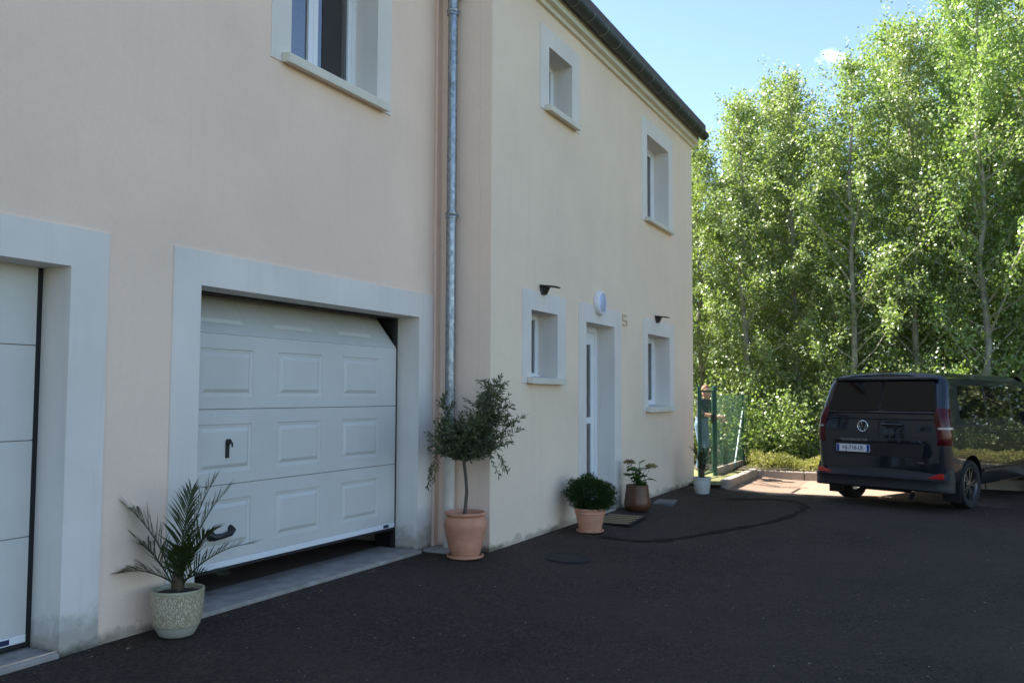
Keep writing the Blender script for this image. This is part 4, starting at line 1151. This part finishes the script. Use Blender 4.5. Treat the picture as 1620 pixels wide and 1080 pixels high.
# underbody clutter: axle, silencer, tow frame, mud flaps
m = MB(); m.tube([(0, -.8, .34), (0, .8, .34)], .05, 10); m.tube([(-.58, .35, .28), (-.58, -.35, .28)], .07, 12); m.box(XR + .05, XR + .1, -.6, .6, .26, .34); m.tube([(XR + .08, -.45, .22), (XR - .04, -.47, .17)], .03, 10)
m.box(-.3, .6, -.4, .4, .26, .34); m.build('underbody', 'van_plastic', van, local=True)
for sg in (-1, 1):
    m = MB(); m.box(-.44, -.428, sg * .98 if sg < 0 else .74, -.74 if sg < 0 else .98, .12, .40); m.build('mud_flap', 'van_plastic', van, local=True)
# wheels
def wheel(x, sg):
    w_ = empty('wheel', (x, sg * .845, .345)); w_.parent = van
    m = MB(); m.lathe([(.235, -.10), (.27, -.118), (.325, -.118), (.342, -.09), (.345, -.05), (.345, .05), (.342, .09), (.325, .118), (.27, .118), (.235, .10), (.235, -.10)], n=48, axis='y'); m.build('tyre', 'tyre', w_, local=True, smooth=40)
    m = MB(); o_ = sg * .085
    m.lathe([(.236, o_ + sg * .02), (.228, o_ + sg * .022), (.215, o_ - sg * .02), (.212, o_ - sg * .16)], n=48, axis='y')
    m.lathe([(.001, o_ + sg * .008), (.05, o_ + sg * .004), (.062, o_ - sg * .012), (.062, o_ - sg * .05)], n=24, axis='y')
    for s_ in range(5):
        for d_ in (-.16, .16):
            a0 = 2 * math.pi * s_ / 5 + d_ * .6; a1 = 2 * math.pi * s_ / 5 + d_ * 1.5
            for (wd) in (1,):
                p_, q2 = Vector((math.cos(a0) * .045, 0, math.sin(a0) * .045)), Vector((math.cos(a1) * .222, 0, math.sin(a1) * .222))
                e = (q2 - p_).normalized(); pr2 = Vector((-e.z, 0, e.x)) * .014
                y0_, y1_ = o_ + sg * .004, o_ - sg * .035
                m.add([(v_.x, yy, v_.z) for yy in (y0_, y1_) for v_ in (p_ - pr2, p_ + pr2, q2 + pr2 * .8, q2 - pr2 * .8)], [(0, 1, 2, 3), (4, 7, 6, 5), (0, 4, 5, 1), (1, 5, 6, 2), (2, 6, 7, 3), (3, 7, 4, 0)])
    m.build('rim', 'alloy', w_, local=True, smooth=35)
    m = MB(); m.lathe([(.001, o_ - sg * .06), (.15, o_ - sg * .06), (.155, o_ - sg * .09)], n=32, axis='y'); m.build('brake_disc', 'van_plastic', w_, local=True)
for x in (0, 3.1):
    for sg in (-1, 1): wheel(x, sg)
# side glazing, seams, rail, handles and mirrors
for sg in (-1, 1):
    side_panel('side_window', rpoly(-.34, .62, 1.28, 1.75, .06, .06, 0), 'van_glass', side=sg)
    side_panel('side_window', rpoly(.68, 1.58, 1.28, 1.75, .06), 'van_glass', side=sg)
    side_panel('side_window', rpoly(1.66, 2.75, 1.20, 1.74, .06, 0, .42), 'van_glass', side=sg)
    side_panel('slide_rail', [(-.50, 1.16), (.42, 1.16), (.42, 1.19), (-.50, 1.19)], 'van_plastic', side=sg, off=.003)
    for xs_ in (.655, 1.62, 2.72):
        m = MB(); zz = [.42, .8, 1.02, 1.16, 1.76]
        m.add([v_ for z in zz for v_ in ((xs_ - .003, sg * (side_w(z) + .0015), z), (xs_ + .003, sg * (side_w(z) + .0015), z))], [(2 * i, 2 * i + 1, 2 * i + 3, 2 * i + 2) for i in range(4)]); m.build('door_seam', 'van_plastic', van, local=True)
    m = MB(); yv = sg * (W + .003); m.tube([(.74, yv, 1.06), (.76, yv + sg * .03, 1.06), (.94, yv + sg * .03, 1.06), (.96, yv, 1.06)], .013, 8); m.build('door_handle', 'van_paint', van, local=True)
    m = MB(); m.tube([(1.70, yv, 1.06), (1.72, yv + sg * .03, 1.06), (1.90, yv + sg * .03, 1.06), (1.92, yv, 1.06)], .013, 8); m.build('door_handle', 'van_paint', van, local=True)
    m = MB(); m.box(.42, 2.70, sg * (W * .985) if sg > 0 else -W * .985 - .014, W * .985 + .014 if sg > 0 else -W * .985, .50, .54); m.build('side_moulding', 'van_plastic', van, local=True)
    m = MB(); m.box(2.58, 2.74, min(sg * 1.0, sg * 1.19), max(sg * 1.0, sg * 1.19), 1.16, 1.40); m.build('wing_mirror', 'van_plastic', van, local=True, bevel=.03, seg=3)
m = MB(); m.add([(2.42, -.78, 1.885), (2.42, .78, 1.885), (3.2, .90, 1.345), (3.2, -.90, 1.345)], [(0, 1, 2, 3)]); m.v = [(x + .03, y, z + .03) for x, y, z in m.v]
m.build('windscreen', 'van_glass', van, local=True)
m = MB(); m.box(XR + .27, XR + .30, -.11, .11, 1.945, 1.962); m.build('brake_light', 'red_lens', van, local=True, bevel=.004)
for sg in (-1, 1):
    m = MB(); m.add([(4.0, sg * .55, .86), (3.9, sg * .87, .88), (3.72, sg * .945, .98), (3.9, sg * .6, 1.0)], [(0, 1, 2, 3)]); m.v = [(x + .03, y + sg * .015, z) for x, y, z in m.v]; m.build('headlight', 'clear_lens', van, local=True)

# ------------------------------------------------------------------ person behind the gate
per = empty('person', (16.98, 4.36, .04)); tag(per, 'person in dark T-shirt and jeans reaching for the garden gate latch', 'person')
tgt = Vector((16.16 - 16.98, FY + .05 - 4.36, 0)); per.rotation_euler = (0, 0, math.atan2(-.95, -.30)); per.scale = (.97, .97, .97)
caps = []   # (a, b, ra, rb, region)
def cap(a, b, ra, rb, reg): caps.append((np.array(a, float), np.array(b, float), ra, rb, reg))
# local: x forward, y left, z up; 1.62 m tall as seen, head bent forward a little
cap((.0, 0, .92), (.01, 0, 1.05), .135, .125, 2); cap((.01, 0, 1.05), (.05, 0, 1.30), .125, .135, 1); cap((.05, -.09, 1.34), (.05, .09, 1.34), .105, .105, 1)
cap((.07, 0, 1.36), (.10, 0, 1.47), .055, .05, 0); cap((.115, 0, 1.53), (.12, 0, 1.59), .088, .085, 0); cap((.16, 0, 1.50), (.165, 0, 1.49), .06, .055, 0); cap((.205, 0, 1.535), (.212, 0, 1.52), .012, .016, 0)
cap((.115, -.09, 1.54), (.115, -.095, 1.56), .018, .018, 0); cap((.115, .09, 1.54), (.115, .095, 1.56), .018, .018, 0)
cap((.09, 0, 1.60), (.10, 0, 1.62), .088, .085, 4)
for sg in (-1, 1):
    cap((.0, sg * .09, .90), (.05, sg * .10, .50), .095, .065, 2); cap((.05, sg * .10, .50), (-.01, sg * .11, .10), .06, .045, 2)
    cap((-.03, sg * .11, .05), (.14, sg * .125, .04), .045, .04, 3)
# right arm reaching forward, left arm bent in front
def arm(sh, el, wr, fdir, sg):
    cap(sh, el, .058, .048, 1); e2 = np.array(el); w2 = np.array(wr)
    cap(el, wr, .042, .029, 0)
    d = np.array(fdir, float); d /= np.linalg.norm(d); side = np.cross(d, [0, 0, 1.0]); side /= np.linalg.norm(side)
    palm = w2 + d * .075; cap(w2, palm, .028, .03, 0)
    for k_, (o_, L_) in enumerate(((-.028, .07), (-.009, .08), (.010, .075), (.028, .058))):
        a = palm + side * o_ + d * .012; b = a + d * L_ * .55; c_ = b + d * L_ * .25 + np.array([0, 0, -L_ * .45])
        cap(a, b, .0105, .0098, 0); cap(b, c_, .0098, .0085, 0)
    th = w2 + d * .03 - side * .03 * sg; cap(th, th + d * .035 + np.array([0, 0, .01]) - side * .02 * sg, .0125, .011, 0)
arm((.05, -.19, 1.34), (.20, -.25, 1.12), (.44, -.16, 1.08), (1, .15, 0), -1)
arm((.05, .19, 1.34), (.14, .25, 1.10), (.36, .12, 1.00), (1, -.3, .05), 1)
m = MB()
for a, b, ra, rb, reg in caps:
    d = b - a; L_ = np.linalg.norm(d); d = d / (L_ + 1e-9)
    pts, rr = [], []
    for k_ in range(4): ph = math.pi / 2 * (1 - k_ / 4); pts.append(a - d * ra * math.sin(ph)); rr.append(max(.0008, ra * math.cos(ph)))
    pts += [a, b]; rr += [ra, rb]
    for k_ in range(1, 5): ph = math.pi / 2 * k_ / 4; pts.append(b + d * rb * math.sin(ph)); rr.append(max(.0008, rb * math.cos(ph)))
    m.tube([tuple(p) for p in pts], rr, 14)
ob = m.build('body', ['skin', 'shirt_dark', 'jeans', 'shoe', 'hair'], None)
rm = ob.modifiers.new('r', 'REMESH'); rm.mode = 'VOXEL'; rm.voxel_size = .009
sm = ob.modifiers.new('s', 'SMOOTH'); sm.iterations = 4; sm.factor = .5
dg = bpy.context.evaluated_depsgraph_get(); me = bpy.data.meshes.new_from_object(ob.evaluated_get(dg)); me.name = 'body'
bpy.data.objects.remove(ob)
me.materials.clear()
for k_ in ('skin', 'shirt_dark', 'jeans', 'shoe', 'hair'): me.materials.append(M[k_])
nf = len(me.polygons); ce = np.zeros(nf * 3); me.polygons.foreach_get('center', ce); ce = ce.reshape(-1, 3)
best = np.full(nf, 1e9); reg_ = np.zeros(nf, int)
for a, b, ra, rb, reg in caps:
    d = b - a; t_ = np.clip(((ce - a) @ d) / (d @ d + 1e-12), 0, 1); dist = np.linalg.norm(ce - (a + t_[:, None] * d), axis=1) - (ra + (rb - ra) * t_)
    k_ = dist < best; best[k_] = dist[k_]; reg_[k_] = reg
me.polygons.foreach_set('material_index', reg_.astype(np.int32)); me.polygons.foreach_set('use_smooth', [True] * nf)
ob = bpy.data.objects.new('body', me); C.objects.link(ob); ob.parent = per
m = MB()
for sg in (-1, 1): m.lathe([(.001, -.008), (.008, 0), (.001, .008)], (.197, sg * .032, 1.555), 8)
m.build('eyes', 'plate_black', per, local=True)

# ------------------------------------------------------------------ trees
def make_tree(seed, H, Rr, nb, leaf=.066, low=.05):
    """trunk-with-limbs mesh and a crown of leaves on twigs"""
    r_ = np.random.RandomState(seed)
    m = MB()
    tp_ = [np.array([0, 0, -.15])]
    nseg = 12
    bend = r_.normal(0, .05, 2)
    for i in range(1, nseg + 1):
        t_ = i / nseg
        tp_.append(np.array([bend[0] * H * t_ * t_ * .35 + r_.normal(0, .045), bend[1] * H * t_ * t_ * .35 + r_.normal(0, .045), H * t_]))
    r0 = .0075 * H + .012
    m.tube([tuple(p) for p in tp_], [r0 * (1 - .93 * i / nseg) ** .9 + .004 for i in range(nseg + 1)], 7)
    tp_ = np.array(tp_)
    P, A_, LLn, RV = [], [], [], []
    az = r_.uniform(0, 6)
    for b in range(nb):
        t_ = low + (1 - low - .02) * ((b + r_.rand() * .8) / nb) ** .95
        f = t_ * nseg; i = min(int(f), nseg - 1); base = tp_[i] + (tp_[i + 1] - tp_[i]) * (f - i)
        az += 2.4 + r_.normal(0, .5)
        prof_ = (1 - max(0, (t_ - .42) / .58) ** 1.5) * (.82 + .18 * min(1, t_ / .3))
        L = Rr * prof_ * r_.uniform(.6, 1.15) + .22
        el = r_.uniform(.25, .85) + .35 * t_
        d = np.array([math.cos(az) * math.cos(el), math.sin(az) * math.cos(el), math.sin(el)])
        p0 = base; p1 = base + d * L * .5 + np.array([0, 0, -.02 * L]); p2 = base + d * L + np.array([0, 0, .12 * L])
        rb_ = .010 * L + .005
        m.tube([tuple(p0), tuple(p1), tuple(p2)], [rb_, rb_ * .65, .003], 4, cap=False)
        nt = int(5 + 6 * L)
        for k in range(nt):
            u = r_.uniform(.18, 1.02); q = p0 + (p1 - p0) * min(1, u * 2) if u < .5 else p1 + (p2 - p1) * (u - .5) * 2
            dd = d * .7 + r_.normal(0, .65, 3) + np.array([0, 0, .12]); dd /= np.linalg.norm(dd)
            tl_ = r_.uniform(.22, .55)
            e = q + dd * tl_
            if k % 3 == 0: m.tube([tuple(q), tuple(e)], [.004, .0018], 3, cap=False)
            nl = int(r_.uniform(19, 38)); shade = np.clip(r_.normal(.5, .16), .1, .9)
            w_ = r_.uniform(.1, 1.1, nl)[:, None]
            P.append(q + (e - q) * w_ + r_.normal(0, .062, (nl, 3)))
            ax_ = dd * .35 + r_.normal(0, .7, (nl, 3)) + np.array([0, 0, -.35]); A_.append(ax_)
            LLn.append(r_.uniform(.7, 1.2, nl) * leaf); RV.append(np.clip(shade + r_.normal(0, .2, nl), 0, 1))
    P = np.concatenate(P); A_ = np.concatenate(A_); LLn = np.concatenate(LLn); RV = np.concatenate(RV)
    nrm = r_.normal(0, 1, P.shape) + np.array([-.25, .8, .9])
    V, Fc, A = leaf_arrays(P, A_, nrm, LLn, LLn * .82, RV, .18)
    return m, V, Fc, A
protos = []
for i, (sd, H, Rr, nb) in enumerate(((1, 9.0, 1.5, 66), (2, 9.4, 1.65, 70), (3, 8.7, 1.4, 62), (4, 9.8, 1.7, 74), (5, 9.2, 1.55, 66))):
    root = empty('poplar_tree', (0, 0, 0))
    mw, V, Fc, A = make_tree(sd, H, Rr, nb)
    mw.build('trunk', 'tree_bark', root, local=True, smooth=60, fixn=False); np_mesh('crown', V, Fc, 'poplar_leaf', root, A)
    protos.append((root, H))
used = set()
def place(pi, x, y, h, label, group='poplars of the grove behind the hedge'):
    root, H = protos[pi]
    s_ = h / H
    if pi in used:
        o = root.copy(); C.objects.link(o)
        for ch in root.children:
            c_ = ch.copy(); C.objects.link(c_); c_.parent = o
    else: o = root; used.add(pi)
    sx = s_ * rnd.uniform(.92, 1.12)
    o.location = (x, y, .03); o.rotation_euler = (0, 0, rnd.uniform(-.7, .7)); o.scale = (sx, sx, s_)
    tag(o, label, 'tree', group)
    return o
GEN = 'leafy green poplar in the grove behind the low hedge'
BCK = 'leafy poplar standing deep in the grove behind the nearer trees'
RGT = 'leafy poplar of the grove to the right of the van'
front = [(20.0, 6.5, 6.6), (20.2, 5.2, 7.4), (19.9, 4.1, 8.2), (20.4, 3.1, 8.5), (19.8, 1.85, 8.7), (20.3, .7, 9.5), (19.9, -.6, 10.0), (20.4, -2.0, 10.3)]
ORD = ('nearest', 'second', 'third', 'fourth', 'fifth', 'sixth', 'seventh', 'eighth')
for i, (x, y, h) in enumerate(front): place(i % 5, x, y, h, 'front poplar of the grove, %s from the house corner' % ORD[i])
second = [(22.0, 5.9, 7.9), (22.4, 4.6, 8.9), (21.9, 3.75, 9.3), (22.5, 2.5, 7.9), (22.0, 1.2, 10.1), (22.5, -.1, 10.8), (22.1, -1.5, 10.8)]
for i, (x, y, h) in enumerate(second): place((i * 2 + 1) % 5, x, y, h, BCK, 'poplars deep in the grove')
third = [(24.6, 6.6, 7.9), (25.0, 5.4, 8.6), (24.5, 4.3, 9.4), (25.1, 3.9, 9.6), (24.6, 2.7, 8.5), (25.0, 1.2, 10.2), (24.6, 0, 10.8), (25.2, -1.2, 11.0), (24.7, -2.4, 11.2)]
for i, (x, y, h) in enumerate(third): place((i * 3 + 2) % 5, x, y, h, BCK, 'poplars deep in the grove')
right = [(20, -3.6, 10.2), (20.3, -5.0, 10.4), (19.8, -6.4, 9.6), (20.4, -7.8, 10), (20, -9.4, 9.8), (21, -11, 10), (20.2, -13, 9.5), (22.3, -4.4, 11), (22.4, -6.8, 10.5), (22.6, -9.4, 10.6)]
for i, (x, y, h) in enumerate(right): place((i * 2) % 5, x, y, h, RGT, 'poplars of the grove right of the van')

# leafy undergrowth at the wood's edge
def make_bush(seed, h, r0, n):
    r_ = np.random.RandomState(seed); P, A_, RV = [], [], []; m = MB()
    for b in range(26):
        a = r_.uniform(0, 6.28); el = r_.uniform(.5, 1.4); L = h * r_.uniform(.6, 1.05)
        d = np.array([math.cos(a) * math.cos(el), math.sin(a) * math.cos(el), math.sin(el)]); base = np.array([r_.normal(0, .12), r_.normal(0, .12), -.05]); e = base + d * L
        m.tube([tuple(base), tuple(base + d * L * .5 + np.array([0, 0, .05])), tuple(e)], [.012, .008, .003], 4, cap=False)
        nl = n // 26; u = r_.uniform(.2, 1.05, nl)[:, None]
        P.append(base + d * L * u + r_.normal(0, .13, (nl, 3))); A_.append(d * .3 + r_.normal(0, .7, (nl, 3)) + np.array([0, 0, -.2])); RV.append(np.clip(r_.normal(.5, .15) + r_.normal(0, .2, nl), 0, 1))
    P = np.concatenate(P); A_ = np.concatenate(A_); RV = np.concatenate(RV); k = len(P)
    P[:, 2] = np.maximum(P[:, 2], .03)
    L = r_.uniform(.05, .08, k)
    return m, *leaf_arrays(P, A_, r_.normal(0, 1, (k, 3)) + np.array([0, 0, .6]), L, L * .8, RV, .18)
bp = []
for i, (sd, h) in enumerate(((21, 1.5), (22, 2.0), (23, 2.4))):
    root = empty('sapling_bush'); mw, V, Fc, A = make_bush(sd, h, .5, 3800)
    mw.build('stems', 'tree_bark', root, local=True, fixn=False); np_mesh('foliage', V, Fc, 'poplar_leaf', root, A); bp.append(root)
for i, (x, y) in enumerate([(18.9, 6.0), (19.2, 5.0), (19.0, 4.4), (19.3, 3.6), (19.1, 2.9), (19.4, 2.1), (18.95, 1.5), (19.3, .7), (19.1, -.1), (19.4, -1.0), (19.0, -1.9), (19.3, -3.2), (19.2, -4.8), (19.4, -6.5), (21.2, 3.0), (21.3, 1.2), (21.2, -.6), (23.2, 4.2), (23.3, 2.4), (23.2, .2), (23.3, -1.6)]):
    root = bp[i % 3]
    if i >= 3:
        o = root.copy(); C.objects.link(o)
        for ch in root.children:
            c_ = ch.copy(); C.objects.link(c_); c_.parent = o
    else: o = root
    o.location = (x, y, .04); o.rotation_euler = (0, 0, rnd.uniform(0, 6.28)); s_ = rnd.uniform(.75, 1.1); o.scale = (s_, s_, s_)
    tag(o, 'low leafy sapling bush under the poplars behind the hedge', 'bush', 'sapling bushes under the poplars')

# far mass of the wood, read as one
r_ = np.random.RandomState(77); n = 26000
pos = np.stack([r_.uniform(27.5, 33, n), r_.uniform(-22, 16, n), r_.uniform(0, 1, n) ** .9 * 8.2], 1)
pos[:, 2] *= .72 + .28 * np.sin(pos[:, 1] * 1.3 + np.sin(pos[:, 1] * .7) * 2) ** 2
L = r_.uniform(.16, .28, n)
V, Fc, A = leaf_arrays(pos, r_.normal(0, 1, (n, 3)), r_.normal(0, 1, (n, 3)) + np.array([0, 0, .5]), L, L * .8, r_.rand(n), .18)
ob = np_mesh('distant_wood', V, Fc, 'poplar_leaf', None, A); tag(ob, 'far green mass of woodland behind the poplar grove', 'woodland', kind='stuff')

# low creeping hedge along the kerb
hd = empty('low_hedge', (18.0, 1.0, .05)); tag(hd, 'low spreading yellow-green hedge along the concrete kerb', 'hedge')
r_ = np.random.RandomState(31); n = 30000
yy = r_.uniform(-8.0, 3.6, n); u = r_.uniform(-1, 1, n)
hh = .25 + .07 * np.sin(yy * 3.1) * np.sin(yy * 1.3 + 1) + .04 * np.sin(yy * 9)
zz = np.sqrt(np.maximum(0, 1 - u * u)) * hh * r_.uniform(.55, 1.1, n)
xx = 17.86 + u * (.46 + .06 * np.sin(yy * 4.3)) - .0
pos = np.stack([xx, yy, .06 + zz], 1) + r_.normal(0, .012, (n, 3))
V, Fc, A = leaf_arrays(pos, r_.normal(0, .6, (n, 3)) + np.stack([u * .5, 0 * u, np.full(n, .5)], 1), r_.normal(0, 1, (n, 3)), r_.uniform(.04, .085, n), r_.uniform(.012, .024, n), np.clip(r_.normal(.5, .2, n) + .3 * np.sin(yy * 6), 0, 1), .2, True)
o = np_mesh('foliage', V - np.array([18.0, 1.0, .05]), Fc, 'hedge_leaf', hd, A)
m = MB()
for k in range(60):
    y0_ = -7.8 + k * .186; m.tube([(17.95, y0_, .02), (17.95 + rnd.uniform(-.3, .3), y0_ + rnd.uniform(-.15, .15), .18)], [.008, .003], 4, cap=False)
m.build('stems', 'olive_bark', hd, fixn=False)

# leaf scraps and grit blown against the foot of the walls and the kerb
r_ = np.random.RandomState(55); P = []
for k in range(620):
    e = r_.rand()
    if e < .30: x, y = r_.uniform(1.0, 7.2), GW - .03 - abs(r_.normal(0, .10)) - (.06 if r_.rand() < .7 else 0)
    elif e < .75: x, y = r_.uniform(7.6, 14.9), HW - .012 - abs(r_.normal(0, .09))
    elif e < .88: x, y = r_.uniform(14.9, 17.3), 3.37 - abs(r_.normal(0, .12))
    else: x, y = r_.uniform(2.5, 16.0), r_.uniform(-.5, 3.9)
    P.append((x, y, gzu(x, y) + .006))
P = np.array(P); n = len(P)
L = r_.uniform(.008, .026, n)
V, Fc, A = leaf_arrays(P, r_.normal(0, 1, (n, 3)) * np.array([1, 1, .15]), r_.normal(0, .25, (n, 3)) + np.array([0, 0, 1.0]), L, L * r_.uniform(.35, .8, n), r_.rand(n), .15)
simple('dry_litter', (.20, .135, .07), .9, var=.5, vscale=40)
tag(np_mesh('leaf_litter', V, Fc, 'dry_litter', None, A), 'dry leaf scraps and grit lying along the wall foot', 'litter', kind='stuff')
